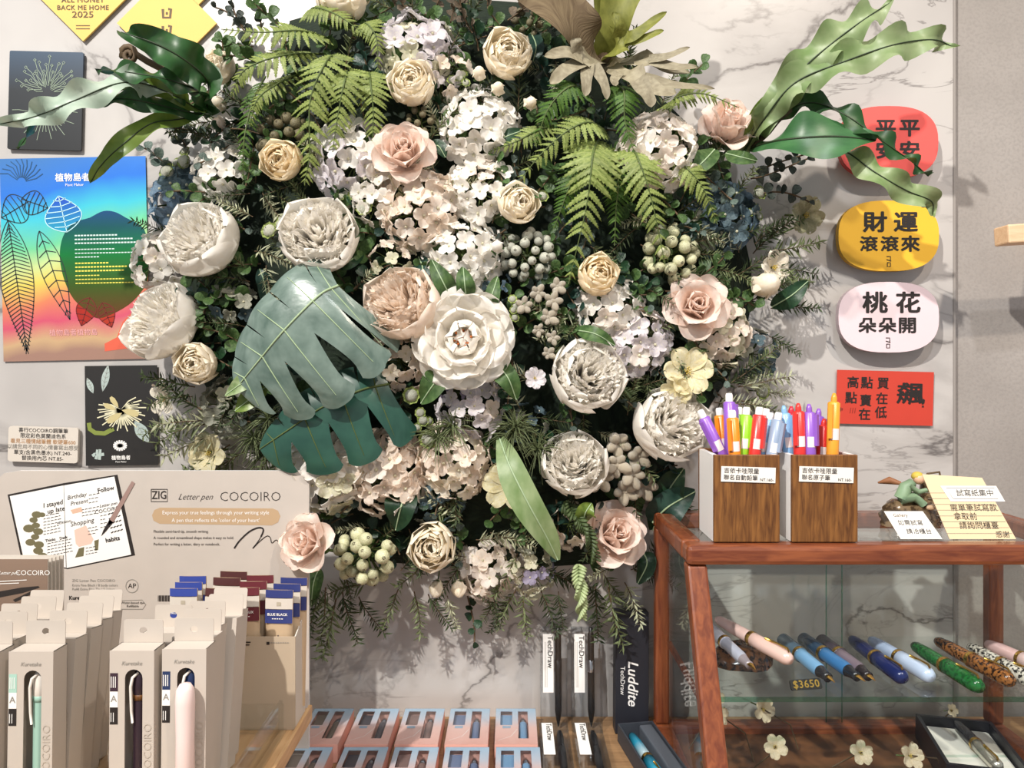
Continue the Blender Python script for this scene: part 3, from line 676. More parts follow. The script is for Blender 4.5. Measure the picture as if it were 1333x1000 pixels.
FR = [
 ([(440,70,.06),(425,80,.13),(404,130,.135),(403,200,.12),(396,240,.11)],46,'fern','light green fern frond hanging above the cream-yellow rose'),
 ([(455,90,.06),(450,100,.13),(440,150,.13),(432,205,.115)],40,'fern','light green fern frond hanging over the white and lilac hydrangea'),
 ([(480,90,.06),(482,105,.12),(486,150,.12),(484,210,.105)],36,'fern','light green fern frond hanging beside the blush rose'),
 ([(430,50,.05),(390,40,.11),(340,42,.12),(288,38,.11)],34,'fern','fern frond arching out towards the yellow cards'),
 ([(420,70,.05),(370,72,.11),(320,90,.12),(300,125,.11)],34,'fern','fern frond arching over the pale cream rose'),
 ([(470,50,.05),(475,30,.10),(490,50,.11),(492,95,.10)],28,'fern','short fern frond behind the pale lilac hydrangea'),
 ([(400,20,.05),(410,10,.09),(440,20,.11),(475,45,.11)],30,'fern','fern frond draped over the top cream rose'),
 ([(345,100,.05),(330,130,.09),(318,180,.10),(316,235,.09)],26,'fern_dark','shaded fern frond hanging beside the dark berry cluster'),
 ([(400,90,.05),(360,110,.10),(335,130,.11),(325,165,.10)],24,'fern','small fern frond curling over the dark berry cluster'),
 ([(770,130,.07),(745,112,.14),(715,140,.145),(696,190,.13)],34,'fern_dark','arching fern frond just below the staghorn antlers'),
 ([(790,170,.07),(760,160,.14),(715,190,.14),(668,245,.12)],36,'fern','fern frond reaching towards the tilted cream rose'),
 ([(780,180,.07),(772,200,.145),(764,265,.145),(740,370,.12)],58,'fern','long fern frond hanging to the yellow rose'),
 ([(820,190,.07),(830,205,.14),(848,260,.14),(866,345,.12)],50,'fern','fern frond hanging over the olive berry cluster'),
 ([(870,200,.06),(890,215,.12),(915,245,.12),(934,292,.10)],34,'fern','fern frond hanging beside the grey-blue hydrangea'),
 ([(800,110,.07),(812,120,.135),(814,160,.135),(830,210,.125)],34,'fern_dark','dark fern frond touching the blush-white hydrangea'),
 ([(730,160,.06),(700,170,.11),(670,185,.12),(635,198,.11)],24,'fern','slim fern frond pointing at the white hydrangea with cream buds'),
 ([(860,150,.06),(880,128,.11),(915,122,.12),(962,140,.11)],26,'fern','fern frond arching over the blush rosebud'),
 ([(750,190,.06),(745,230,.12),(735,260,.12),(720,300,.11)],30,'fern_dark','dark fern frond behind the long hanging frond'),
 ([(800,200,.06),(805,240,.12),(802,270,.12),(800,320,.11)],30,'fern_dark','dark fern frond between the two long hanging fronds')]
for pts, w, c, lab in FR: frond(pts, w, c, lab)

# ------------------------------------------------------------------ strap-leaved ferns (leaf > midrib)
def strap(parent, inv, pts, wpx, mat, waves, amp, roll=0.0, tipw=.0, name='leaf', prof=None, rib='midrib', nrm=(0, -1, .25), n=54, nu=6, cup=.15):
    P = [W(*p) for p in pts]; C = catmull(P, n); nrm = Vector(nrm).normalized(); w0 = S(wpx, pts[1][2])/2
    rows = []; mid = []
    for i, p in enumerate(C):
        f = i/n; tan = (C[min(n, i+1)]-C[max(0, i-1)]).normalized()
        side = Quaternion(tan, roll*f if not isinstance(roll, tuple) else roll[0]+(roll[1]-roll[0])*f) @ nrm.cross(tan).normalized(); up = tan.cross(side)
        w = w0*(prof(f) if prof else min(1, .3+2.2*f)*min(1, ((1-f)*3.2)**.7+tipw))
        row = []
        for j in range(nu+1):
            u = -1+2*j/nu
            row.append(p+side*w*u*(1+.1*sin(waves*2*pi*f+u*1.2))+up*(amp*w0*abs(u)**1.4*sin(waves*2*pi*f+(1.1 if u > 0 else 2.9))+cup*w*(u*u)))
        rows.append(row); mid.append(p+up*.0004)
    lf = build(MB().grid(rows), name, M[mat], parent, inv, True)
    if rib: build(MB().tube(mid, [w0*.05*(1-.6*i/n)+.0003 for i in range(n+1)], 5), 'midrib', M[rib], lf, None, True)
    return lf
base = W(268, 150, .05); t = thing('birds_nest_fern', 'dark wavy strap-leaved fern reaching over the botanical cards at the poster', 'fern', base); inv = Matrix.Translation(-base)
strap(t, inv, [(268,150,.05),(272,112,.10),(250,85,.13),(205,58,.15),(158,42,.15)], 46, 'nest_dark', 3.2, .6, (.3, -.4))
strap(t, inv, [(268,150,.05),(262,122,.10),(222,105,.13),(172,95,.14),(124,90,.13)], 28, 'nest_dark', 3.5, .7, (.2, .4))
strap(t, inv, [(268,150,.05),(240,132,.09),(205,115,.11),(165,110,.12),(135,112,.12)], 24, 'nest_olive', 3, .4)
strap(t, inv, [(268,150,.05),(240,145,.09),(190,133,.12),(150,128,.13),(107,132,.13)], 27, 'nest_dark', 3, .6, (-.2, .2))
strap(t, inv, [(268,150,.05),(215,118,.10),(160,108,.14),(95,132,.17),(45,152,.18),(-2,162,.18)], 34, 'nest_silver', 5, .8, (.1, -.5))
strap(t, inv, [(150,116,.13),(100,128,.15),(62,148,.16),(40,172,.16),(24,195,.15)], 22, 'nest_dark', 3, .4, (.4, .9))
strap(t, inv, [(268,150,.05),(230,156,.09),(195,162,.11),(158,190,.12),(132,215,.12),(118,238,.11)], 26, 'nest_olive', 3, .4, (0, -.4))
build(MB().tube([W(215,92,.12), W(192,80,.13), W(176,70,.13)]+[W(168-11*(1-k/22)*cos(k*.55), 72-13*(1-k/22)*sin(k*.55), .13+.0003*k) for k in range(22)], [.004]*3+[.004*(1-k/40) for k in range(22)], 6), 'fiddlehead', M['twig'], t, inv, True)
base = W(968, 198, .05); t = thing('birds_nest_fern', 'glossy wavy strap-leaved fern reaching over the red oval sign', 'fern', base); inv = Matrix.Translation(-base)
strap(t, inv, [(968,198,.05),(1000,150,.10),(1040,95,.13),(1085,55,.14),(1130,22,.15),(1162,2,.14)], 44, 'nest_light', 5, .6, (.3, -.3))
strap(t, inv, [(968,198,.05),(995,155,.10),(1035,108,.13),(1100,80,.15),(1165,58,.16),(1215,52,.15),(1241,62,.14)], 40, 'nest_light', 6, .6, (-.3, .4))
strap(t, inv, [(975,195,.05),(1000,186,.10),(1040,180,.13),(1090,178,.14),(1140,183,.14)], 58, 'nest_mid', 2, .25, (.1, -.2), prof=lambda f: min(1, .12+2.3*f**1.3)*min(1, ((1-f)*4)**.6+.02))
strap(t, inv, [(972,198,.05),(1010,152,.09),(1055,134,.11),(1100,150,.13),(1150,185,.14),(1188,212,.13),(1208,230,.12)], 26, 'nest_dark', 6, .7, (.2, -.6))
strap(t, inv, [(1075,188,.09),(1105,200,.12),(1140,225,.14),(1180,248,.14),(1212,262,.13),(1214,280,.12)], 30, 'nest_light', 4, .65, (0, .6))
strap(t, inv, [(972,198,.05),(1000,165,.09),(1025,138,.10),(1054,114,.10)], 18, 'euca_brown', 2, .3)
strap(t, inv, [(968,198,.05),(985,160,.08),(1020,118,.10),(1070,98,.11)], 26, 'nest_olive', 2.5, .3)

# ------------------------------------------------------------------ staghorn fern
base = W(785, 82, .07); t = thing('staghorn_fern', 'staghorn fern with brown shield frond and forked grey-green antlers', 'fern', base); inv = Matrix.Translation(-base)
strap(t, inv, [(783,82,.08),(770,60,.11),(745,25,.13),(715,-15,.14),(690,-45,.14)], 95, 'stag_brown', 2, .25, prof=lambda f: .2+.9*f, name='shield_frond', rib=None, nu=10)
def antler(pts, w, mat, forks):
    lf = strap(t, inv, pts, w, mat, 1.2, .2, prof=lambda f: .45+.55*f if f < .85 else 1-.5*(f-.85)/.15, name='antler_frond', rib=None)
    for fp, fw in forks: strap(lf, None, fp, fw, mat, 1, .2, prof=lambda f: (1-.35*f)*min(1, ((1-f)*5)**.5+.02), name='fork', rib=None, n=20)
antler([(785,82,.09),(768,75,.13),(752,78,.14)], 36, 'stag', [([(758,76,.14),(738,68,.15),(708,74,.15)],20), ([(757,80,.14),(735,92,.15),(716,110,.15)],22), ([(764,84,.14),(764,104,.15),(762,126,.15)],18), ([(772,86,.14),(786,106,.15),(790,130,.15)],16), ([(752,70,.14),(750,58,.15),(748,50,.15)],20)])
antler([(788,84,.09),(812,95,.13),(836,104,.14)], 34, 'stag', [([(806,94,.135),(800,104,.145),(802,112,.145)],14), ([(828,104,.14),(842,120,.15),(848,140,.15)],24), ([(838,108,.14),(862,118,.15),(880,122,.15)],20), ([(838,102,.14),(880,110,.14),(930,116,.13)],14)])
antler([(788,82,.08),(815,80,.11),(850,78,.13)], 26, 'stag', [([(845,78,.13),(870,72,.14),(898,62,.14)],12), ([(845,80,.13),(880,86,.14),(908,88,.14)],14), ([(850,82,.13),(875,92,.13),(898,95,.13)],12)])
antler([(788,80,.08),(800,62,.12),(812,50,.13)], 44, 'stag_green', [([(812,52,.13),(830,42,.14),(868,16,.14)],18), ([(815,56,.13),(840,48,.14),(864,40,.14)],14), ([(806,48,.13),(806,32,.14),(798,16,.14)],18)])
antler([(786,80,.08),(798,30,.11),(820,-30,.12)], 60, 'stag_green', [([(815,-20,.12),(840,-50,.13),(880,-80,.13)],40)])
antler([(784,80,.08),(786,30,.10),(790,-30,.11)], 34, 'stag_green', [([(790,-25,.11),(795,-50,.12),(800,-80,.12)],24)])
build(MB().ball((0, 0, 0), (.012, .02, .014), 10, 6), 'crown', M['twig'], t, Matrix.Translation(W(785, 84, .075)-base), True)

# ------------------------------------------------------------------ monstera leaves (blade with real slits, midrib)
def monstera(label, mid, left, right, bow, mat, nlob=5, dl=0.0):
    """mid: junction->tip points; left/right: half widths in px for each side"""
    P = [W(*p) for p in mid]; C = catmull(P, 60); base = P[0]
    t = thing('monstera_leaf', label, 'leaf', base); inv = Matrix.Translation(-base); mb = MB(); nrm = Vector((0, -1, .2)).normalized()
    def mp(f): k = min(max(f, 0), 1)*60; i = min(59, int(k)); return C[i].lerp(C[i+1], k-i)
    SL_ = 1
    for s, hw in ((-1, left), (1, right)):
        hwm = S(hw, mid[0][2])
        for l in range(nlob):
            a, b = l/nlob, (l+1)/nlob; rows = []
            for i in range(11):
                v = i/10; row = []
                for j in range(13):
                    u = j/12; g = max(0, u-.25)/.75; gap = (.036 if s == SL_ else .004)*sin(min(1, g*1.25)*pi/2)*(1-.45*max(0, g-.75)/.25) if g > 0 else 0
                    f = a+gap*(l > 0)+(b-a-gap*((l > 0)+(l < nlob-1)))*v
                    tan = (mp(f+.03)-mp(f-.03)).normalized(); side = nrm.cross(tan).normalized()*s; up = nrm
                    shape = sin(pi*min(1, .30+.70*f)**1.15)**.75*.98+.04*(1-f)
                    edge = 1-(.10 if s == SL_ else .03)*abs(2*v-1)**3*g
                    w = hwm*shape*u*edge
                    back = -.12*(1-f)*u*u*hwm if f < .25 else 0
                    p = mp(f)+side*w+tan*(w*(.40-.55*(1-f))+back)-up*(bow*w*u)+up*.0022*sin(v*pi)*g
                    row.append(p)
                rows.append(row)
            mb.grid(rows if s < 0 else [list(reversed(r)) for r in rows])
    bl = build(mb, 'blade', M[mat], t, inv, True)
    build(MB().tube([c+nrm*.0006 for c in C], [.0016*(1-.6*i/60) for i in range(61)], 6), 'midrib', M['midrib_light'] if mat == 'monstera' else M['stem'], bl, None, True)
    vn = MB()
    for s, hw in ((-1, left), (1, right)):
        hwm = S(hw, mid[0][2])
        for l in range(nlob):
            f = (l+.5)/nlob; tan = (mp(f+.03)-mp(f-.03)).normalized(); side = nrm.cross(tan).normalized()*s; shape = sin(pi*min(1, .30+.70*f)**1.15)**.75*.98+.04*(1-f); pts_ = []
            for j in range(8):
                u = j/8; w = hwm*shape*u; pts_.append(mp(f)+side*w+tan*(w*(.40-.55*(1-f)))-nrm*(bow*w*u)+nrm*.0024*max(0, u-.25)/.75+nrm*.0004)
            vn.tube(pts_, [.0009*(1-.7*j/8) for j in range(8)], 4, caps=False)
    build(vn, 'lateral_veins', M['midrib_light'] if mat == 'monstera' else M['stem'], bl, None, True)
    q = W(mid[0][0]+dl, mid[0][1]+25, .05)
    build(MB().tube([C[0], C[0].lerp(q, .5)+Vector((0, .005, 0)), q], .002, 6), 'petiole', M['stem'], t, inv, True)
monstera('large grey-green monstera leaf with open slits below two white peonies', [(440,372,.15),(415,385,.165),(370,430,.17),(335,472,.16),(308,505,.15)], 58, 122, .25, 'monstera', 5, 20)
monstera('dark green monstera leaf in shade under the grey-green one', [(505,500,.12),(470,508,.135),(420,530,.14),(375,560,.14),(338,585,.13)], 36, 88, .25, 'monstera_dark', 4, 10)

# ------------------------------------------------------------------ single broad leaves
def broad(pts, w, mat, label, rib='midrib_light', waves=1.2, amp=.15, roll=(0, 0), group=None):
    base = W(*pts[0]); t = thing('broad_leaf', label, 'leaf', base, None, group)
    strap(t, Matrix.Translation(-base), pts, w, mat, waves, amp, roll, name='blade', rib=rib, n=24, nu=6, prof=lambda f: sin(pi*min(1, f*.93+.04))**.8*(1.05-.3*f))
    return t
for pts, w, mat, lab in [
    ([(650,570,.11),(665,610,.14),(690,660,.15),(712,700,.14),(726,729,.13)],44,'nest_light','long light green lily leaf hanging below the lemon-cream flower'),
    ([(590,395,.12),(577,368,.14),(562,338,.13)],30,'leaf','upright green leaf behind the ruffled peony nearest the cream peony'),
    ([(608,395,.12),(605,370,.14),(603,348,.13)],28,'leaf','upright green leaf behind the ruffled peony below the white hydrangea'),
    ([(630,410,.12),(640,385,.13),(648,360,.12)],24,'leaf','narrow green leaf beside the blue florets'),
    ([(590,470,.12),(565,500,.14),(548,525,.13)],38,'leaf','green leaf below the ruffled peony by the pink-cream hydrangea'),
    ([(640,470,.12),(660,490,.14),(672,520,.13)],34,'leaf','green leaf below the ruffled peony by the tiny silvery flower'),
    ([(345,505,.12),(325,520,.14),(306,535,.14)],30,'nest_olive','light green leaf under the tip of the grey monstera'),
    ([(340,495,.12),(318,498,.15),(293,515,.15)],26,'nest_light','pale green leaf touching the tip of the grey monstera'),
    ([(1005,400,.05),(1030,385,.07),(1052,366,.07)],30,'leaf_dark','dark serrated leaf pointing away from the flowers by the large closed bud'),
    ([(930,195,.09),(918,208,.11),(900,225,.11)],32,'leaf','green leaf below the blush rosebud'),
    ([(945,200,.09),(965,205,.11),(985,210,.10)],26,'leaf','green leaf beside the blush rosebud over the wall edge'),
    ([(760,680,.11),(762,668,.13),(770,655,.13)],30,'nest_olive','bright green leaf between the blush rose and the white fringed peony'),
    ([(750,430,.11),(775,435,.13),(800,450,.12)],24,'leaf','green leaf between the fuzzy pods and lilac hydrangea'),
    ([(350,400,.07),(345,370,.09),(338,350,.09)],26,'leaf_teal','dark teal leaf beside the grey florets above the monstera'),
    ([(850,680,.05),(870,660,.07),(905,640,.06)],50,'leaf_teal','dark teal leaf behind the pen cups'),
    ([(850,690,.04),(870,640,.06),(890,610,.06)],44,'leaf_dark','dark green leaf behind the white pen cup'),
    ([(415,740,.05),(408,760,.06),(405,790,.06)],28,'leaf','dark green leaf under the pale blush rose'),
    ([(530,640,.09),(522,660,.11),(515,690,.10)],46,'leaf_dark','dark green leaf below the large pink-cream hydrangea'),
    ([(640,190,.09),(655,180,.11),(680,170,.11)],26,'leaf_dark','dark green leaf beside the bright white hydrangea'),
    ([(690,40,.07),(698,60,.09),(694,80,.09)],26,'leaf_teal','teal leaf beside the cream garden rose near the staghorn'),
    ([(470,330,.09),(455,340,.11),(440,350,.11)],26,'leaf_dark','dark leaf beside the peony above the monstera'),
    ([(545,335,.09),(550,350,.11),(545,375,.11)],26,'leaf_teal','teal leaf above the half hidden cream peony'),
    ([(838,720,.06),(842,735,.07),(830,760,.07)],30,'leaf_dark','dark leaf beside the wooden case corner'),
    ([(560,195,.09),(570,190,.10),(580,205,.10)],24,'leaf_dark','dark leaf beside the tall blush rose')]:
    broad(pts, w, mat, lab)

# ------------------------------------------------------------------ succulents, sprigs
def succ_leaf(mat): return MB().ball((.5, 0, .0), (.55, .26, .16), 8, 6).mesh('succulent_leaf', M[mat], True)
SL = {c: succ_leaf(c) for c in ('succulent', 'succulent_dark')}
def tail(pts, w, mat, label, n=30):
    C = catmull([W(*p) for p in pts], n); t = thing('donkey_tail_succulent', label, 'succulent', C[0]); inv = Matrix.Translation(-C[0])
    build(MB().tube(C, .0018, 5), 'stem', M['stem'], t, inv, True); wm = S(w, pts[0][2])/2
    for i in range(n):
        p = C[i]; tan = (C[i+1]-p).normalized(); a = i*2.4; x = tan.orthogonal().normalized(); side = Quaternion(tan, a) @ x; f = i/n
        for q in (0, 2.1, 4.2):
            sd = Quaternion(tan, q) @ side; obj('succulent_leaf', SL[mat], t, inv @ Matrix.Translation(p) @ frame(sd+tan*.75, -tan) @ SCL(wm*1.25*(1-.35*f)))
tail([(752,735,.10),(756,765,.115),(757,785,.115),(757,805,.11)], 22, 'succulent', 'pale green donkey tail succulent hanging in front of the clear pen cases', 22)
tail([(735,655,.10),(752,675,.12),(768,700,.12),(775,730,.11)], 24, 'succulent_dark', 'dark green donkey tail succulent beside the blush rose', 22)
tail([(790,500,.09),(805,505,.11),(822,515,.11)], 18, 'succulent_dark', 'short dark green succulent tail between two white peonies', 12)

def sprig_mesh(seed, n=46, ln=.30, w=.022, mat='needle', droop=.25):
    rnd = random.Random(seed); st = MB(); nd = MB()
    C = [Vector((t, .06*sin(t*3+seed), -droop*t*t)) for t in [i/16 for i in range(17)]]
    st.tube(C, [.014*(1-.6*i/16) for i in range(17)], 4)
    for k in range(n):
        f = .08+.92*k/n; i = min(15, int(f*16)); p = C[i].lerp(C[i+1], f*16-i); tan = (C[i+1]-C[i]).normalized(); a = k*2.4+rnd.uniform(-.3, .3)
        s = Quaternion(tan, a) @ Vector((0, 0, 1)); dirn = (s+tan*rnd.uniform(.5, 1.1)).normalized(); L = ln*rnd.uniform(.7, 1.1)*(1.1-.5*f)
        wv = dirn.cross(Vector((rnd.uniform(-1, 1), rnd.uniform(-1, 1), rnd.uniform(-1, 1)))).normalized()*w; up = dirn.cross(wv).normalized()*w*.4
        nd.grid([[p-wv*.4, p+up*.3, p+wv*.4], [p+dirn*L*.5-wv, p+dirn*L*.5+up, p+dirn*L*.5+wv], [p+dirn*L-Vector((0, 0, .1*L)), p+dirn*L-Vector((0, 0, .1*L)), p+dirn*L-Vector((0, 0, .1*L))]])
    return st.mesh('stem', M['twig'], True), nd.mesh('needles', M[mat], True)
SPR = {(c, k): sprig_mesh(k*3+len(c), mat=c) for c in ('needle', 'needle_dark', 'needle_pale') for k in range(3)}
SPIKY = {k: sprig_mesh(k+50, 40, .62, .014, 'needle', .1) for k in range(2)}
def sprig(px, py, d, ang, Lpx, mat, label, group, out=.2, name='needle_sprig', pool=None, cat='foliage'):
    s = pool[random.randrange(2)] if pool else SPR[(mat, random.randrange(3))]
    p = W(px, py, d); a = radians(ang); dirn = Vector((cos(a), -out, sin(a)))
    t = thing(name, label, cat, p, frame(dirn, Vector((0, -1, .4))).to_quaternion(), group); L = S(Lpx, d); t.scale = (L, L, L)
    obj('stem', s[0], t); o = obj('needles', s[1], t); o['kind'] = 'stuff'
def euca_leaf(mat): 
    mb = MB(); petal(mb, 1, .42, (.1, .25, .1, -.2), .25, .03, 2, 1, 6, 6, .3); return mb.mesh('leaf', M[mat], True)
EU = {c: euca_leaf(c) for c in ('euca', 'euca_dark', 'euca_brown', 'leaf_dark', 'leaf_teal', 'leaf')}
def euca(px, py, d, ang, Lpx, mat, label, group, leaf=17, n=9, out=.2, name='eucalyptus_sprig'):
    p = W(px, py, d); a = radians(ang); dirn = Vector((cos(a), -out, sin(a))).normalized(); L = S(Lpx, d)
    side = dirn.cross(Vector((0, -1, 0))).normalized(); C = [dirn*L*t+side*L*.12*sin(t*2.5+px)-Vector((0, 0, .12*L*t*t)) for t in [i/12 for i in range(13)]]
    t = thing(name, label, 'foliage', p, None, group); build(MB().tube(C, .0011, 4), 'stem', M['twig'], t, None, True)
    for k in range(n):
        f = .12+.88*k/(n-1); q = C[min(12, int(f*12))]; b = k*2.4+px; tan = dirn
        sd = Quaternion(tan, b) @ side; obj('leaf', EU[mat], t, Matrix.Translation(q) @ frame(sd+tan*(.5+.8*(k == n-1)), Vector((0, -1, .2))+sd*.3) @ SCL(S(leaf, d)*random.uniform(.8, 1.15)*(1.05-.35*f)))

for px, py, a, L, m, lf, n in [(285,120,200,45,'leaf',20,8),(270,180,170,50,'euca',17,9),(250,195,120,45,'euca_dark',16,8),(225,215,150,40,'euca',16,8),(300,100,100,50,'leaf',20,8),(320,150,230,55,'leaf_dark',22,9),(310,190,200,50,'euca',18,9),(275,245,190,45,'leaf',18,8),(340,90,160,50,'leaf',20,9),(335,200,250,45,'leaf',20,8),(360,40,120,50,'leaf',20,9),(390,130,200,40,'leaf',20,8),(330,60,170,40,'leaf',18,8),(700,130,260,45,'leaf',20,8),(720,210,240,50,'leaf',20,9),(850,240,300,50,'leaf',20,9),(890,120,60,45,'leaf',20,8),(910,230,330,50,'euca',18,9),(640,200,300,40,'leaf',18,8)]:
    euca(px, py, dome(px, py)+.008, a, L, m, 'leafy '+('green' if m.startswith('leaf') else 'grey-green')+' twig peeking out beside '+near(px, py), 'leafy twigs peeking out', lf, n, .4, 'leafy_twig')
# edge sprigs and hanging sprigs, placed one by one
GE = 'needle sprigs hanging below the flower wall'; LE = 'green rosemary-like sprig hanging against the marble below the flowers'
for px, py, a, L, m in [(425,765,-100,75,'needle'),(450,770,-80,70,'needle_dark'),(440,780,-110,80,'needle'),(410,770,-95,60,'needle_dark'),(540,770,-85,60,'needle'),(560,772,-60,55,'needle_dark'),(520,768,-120,55,'needle'),
    (585,775,-80,45,'needle_pale'),(680,770,-80,60,'needle'),(700,770,-60,62,'needle_dark'),(670,768,-110,55,'needle'),(790,765,-70,80,'needle'),(780,760,-95,75,'needle_dark'),(810,760,-60,60,'needle_pale'),(730,770,-90,50,'needle_dark'),(470,775,-60,60,'needle_dark'),(640,778,-75,40,'needle_dark')]:
    sprig(px, py, .06, a, L, m, LE, GE)
GR = 'needle sprigs along the flower wall edge by the signs'; LR = 'grey-green needle sprig at the flower wall edge facing the oval signs'
for px, py, a, L, m in [(1000,330,20,70,'needle'),(1005,345,-10,60,'needle_dark'),(1000,370,10,55,'needle'),(985,320,50,50,'needle_dark'),(960,500,10,70,'needle_pale'),(965,520,-20,60,'needle'),(940,500,30,65,'needle_dark'),(970,480,40,55,'needle'),(985,515,10,45,'needle_pale'),(930,520,-5,70,'needle_pale'),(990,300,15,55,'needle_dark'),(1000,440,-20,45,'needle_dark')]:
    sprig(px, py, dome(px, py)+.012, a, L, m, LR, GR)
GL = 'needle sprigs along the flower wall edge by the black floral print'; LL = 'green needle sprig at the flower wall edge beside the black floral print'
for px, py, a, L, m in [(255,500,170,70,'needle_dark'),(250,515,190,60,'needle'),(270,550,200,75,'needle'),(290,570,190,80,'needle_pale'),(300,580,205,85,'needle'),(265,530,150,65,'needle_dark'),(320,590,200,80,'needle'),(240,545,200,60,'needle'),(285,555,170,80,'needle_pale'),(300,600,230,50,'needle')]:
    sprig(px, py, dome(px, py)+.015, a, L, m, LL, GL)
GS = 'spiky air plants'; LS = 'spiky green air plant tuft beside '
for px, py in [(345,590),(330,570),(350,545),(570,570),(590,555),(700,585),(672,555),(668,565)]:
    d = dome(px, py)+.02; t = thing('air_plant', LS+near(px, py), 'air plant', W(px, py, d), None, GS); mb = MB()
    for k in range(46):
        u = Vector((random.gauss(0, 1), -abs(random.gauss(0, .8)), random.gauss(0, 1))).normalized(); L = S(random.uniform(26, 44), d); b = u*L*.55+Vector((0, 0, .002)); mb.tube([(0, 0, 0), b, u*L-Vector((0, 0, .004))], [.0011, .0008, .0002], 3, caps=False)
    o = build(mb, 'spikes', M['needle'], t, None, True); o['kind'] = 'stuff'
GF = 'needle sprigs between the flowers'; LF = 'grey-green needle sprig beside '
for px, py in [(345,250),(365,255),(330,330),(350,345),(320,350),(370,330),(565,225),(575,250),(555,235),(800,330),(830,365),(770,320),(740,560),(800,520),(815,540),(780,560),(760,540),(880,440),(720,470),(730,430),(690,500),(680,530),(640,530),(640,690),(660,700),(600,680),(620,700),(480,690),(500,700),(520,740),(610,730),(820,740),(840,730),(800,740),(850,500),(860,470),(870,450),(930,350),(900,290),(960,330),(430,230),(400,240),(330,280),(300,255),(700,60),(720,80),(705,95),(690,50),(940,470),(960,460),(640,290),(655,300),(740,400),(760,410),(465,380),(830,300),(850,280),(560,180),(575,170),(500,140)]:
    sprig(px, py, dome(px, py)+.004, random.uniform(0, 360), random.uniform(38, 62), random.choice(['needle', 'needle_pale', 'needle_dark', 'needle_pale']), LF+near(px, py), GF, out=.6)
for px, py, a, L, m, lf, n, lab, g in [
    (330,55,110,62,'euca_dark',16,8,'dark eucalyptus sprig rising beside the yellow card corner','eucalyptus sprigs at the top by the yellow cards'),
    (335,40,80,50,'euca_dark',15,7,'dark eucalyptus sprig rising beside the yellow card corner','eucalyptus sprigs at the top by the yellow cards'),
    (320,35,150,45,'euca_dark',14,6,'dark eucalyptus sprig rising beside the yellow card corner','eucalyptus sprigs at the top by the yellow cards'),
    (985,235,40,70,'euca_dark',16,9,'dark round-leaved eucalyptus sprig reaching towards the red oval sign','eucalyptus sprigs by the red oval sign'),
    (975,225,15,75,'euca_dark',16,9,'dark round-leaved eucalyptus sprig reaching towards the red oval sign','eucalyptus sprigs by the red oval sign'),
    (990,255,-5,60,'euca_dark',16,8,'dark round-leaved eucalyptus sprig reaching towards the red oval sign','eucalyptus sprigs by the red oval sign'),
    (612,775,-90,52,'leaf_dark',16,6,'dark leafy twig hanging against the marble above the pink boxes',None)]:
    euca(px, py, dome(px, py)+.02, a, L, m, lab, g, lf, n)
# shaded filler between the flowers
GU = 'dark eucalyptus sprigs filling the gaps'; LU = 'grey-green eucalyptus sprig behind '
GD = 'dark leafy twigs filling the gaps'; LD = 'dark green leafy twig behind '
GB = 'dried brown twigs at the top'; LB = 'dried brown leafy twig at the top of the flower wall'
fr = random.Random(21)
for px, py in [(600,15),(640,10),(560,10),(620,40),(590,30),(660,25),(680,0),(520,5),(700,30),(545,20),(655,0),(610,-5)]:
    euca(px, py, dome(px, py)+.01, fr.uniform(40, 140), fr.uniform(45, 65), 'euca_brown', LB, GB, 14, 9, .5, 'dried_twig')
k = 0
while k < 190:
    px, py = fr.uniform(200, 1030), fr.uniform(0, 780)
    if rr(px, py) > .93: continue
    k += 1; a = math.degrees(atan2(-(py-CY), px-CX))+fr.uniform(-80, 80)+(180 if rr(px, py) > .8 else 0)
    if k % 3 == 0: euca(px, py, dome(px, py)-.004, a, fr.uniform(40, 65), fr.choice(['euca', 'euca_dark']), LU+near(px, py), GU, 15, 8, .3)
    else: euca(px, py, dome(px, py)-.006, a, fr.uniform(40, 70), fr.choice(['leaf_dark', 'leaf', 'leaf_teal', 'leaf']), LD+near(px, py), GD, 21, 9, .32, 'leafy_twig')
k = 0
while k < 110:
    px, py = fr.uniform(200, 1030), fr.uniform(0, 785)
    if not .35 < rr(px, py) < 1.0: continue
    k += 1; a = math.degrees(atan2(-(py-CY), px-CX))+fr.uniform(-60, 60)
    sprig(px, py, dome(px, py)+.0, a, fr.uniform(45, 70), fr.choice(['needle_dark', 'needle_dark', 'needle']), LF+near(px, py), GF, out=.4)

# ------------------------------------------------------------------ papers and signs on the wall
def hang(name, label, cat, px, py, wpx, hpx, rot=0.0, d=.002, t=.0006, mat=None, r=0.0, group=None):
    """flat sheet centred at a photo position, its front d+t in front of the wall; returns (root, w, h) in metres"""
    w, h = S(wpx, d+t), S(hpx, d+t)
    root = thing(name, label, cat, W(px, py, d+t), Quaternion((0, 1, 0), rot), group)
    build(MB().plate([rect(-w/2, -h/2, w/2, h/2, r)], t), 'sheet', mat, root)
    return root, w, h
M['card_yellow'] = plain('card_yellow', 'e6bd62', .6, var=.03, nscale=40, nstr=.03)
t, w, h = hang('fortune_card', 'yellow diamond card reading back me home 2025', 'card', 108, -44, 138, 138, pi/4, .003, .0025, M['card_yellow'])
R45 = Matrix.Rotation(-pi/4, 4, 'Y')
text(t, 'ALL MONEY', S(9.5), 0, S(-44), M['brown_ink'], mtx=R45, bold=.02, space=1.1); text(t, 'BACK ME HOME', S(8.6), 0, S(-54), M['brown_ink'], mtx=R45, bold=.02, space=1.1)
text(t, '2025', S(11.5), 0, S(-63), M['brown_ink'], mtx=R45, bold=.01, sx=1.25)
strokes(t, 'printed_line', [[(S(-9), S(-77)), (S(9), S(-77))], [(S(-9), S(-81)), (S(9), S(-81))]], .0012, M['brown_ink'], mtx=R45)
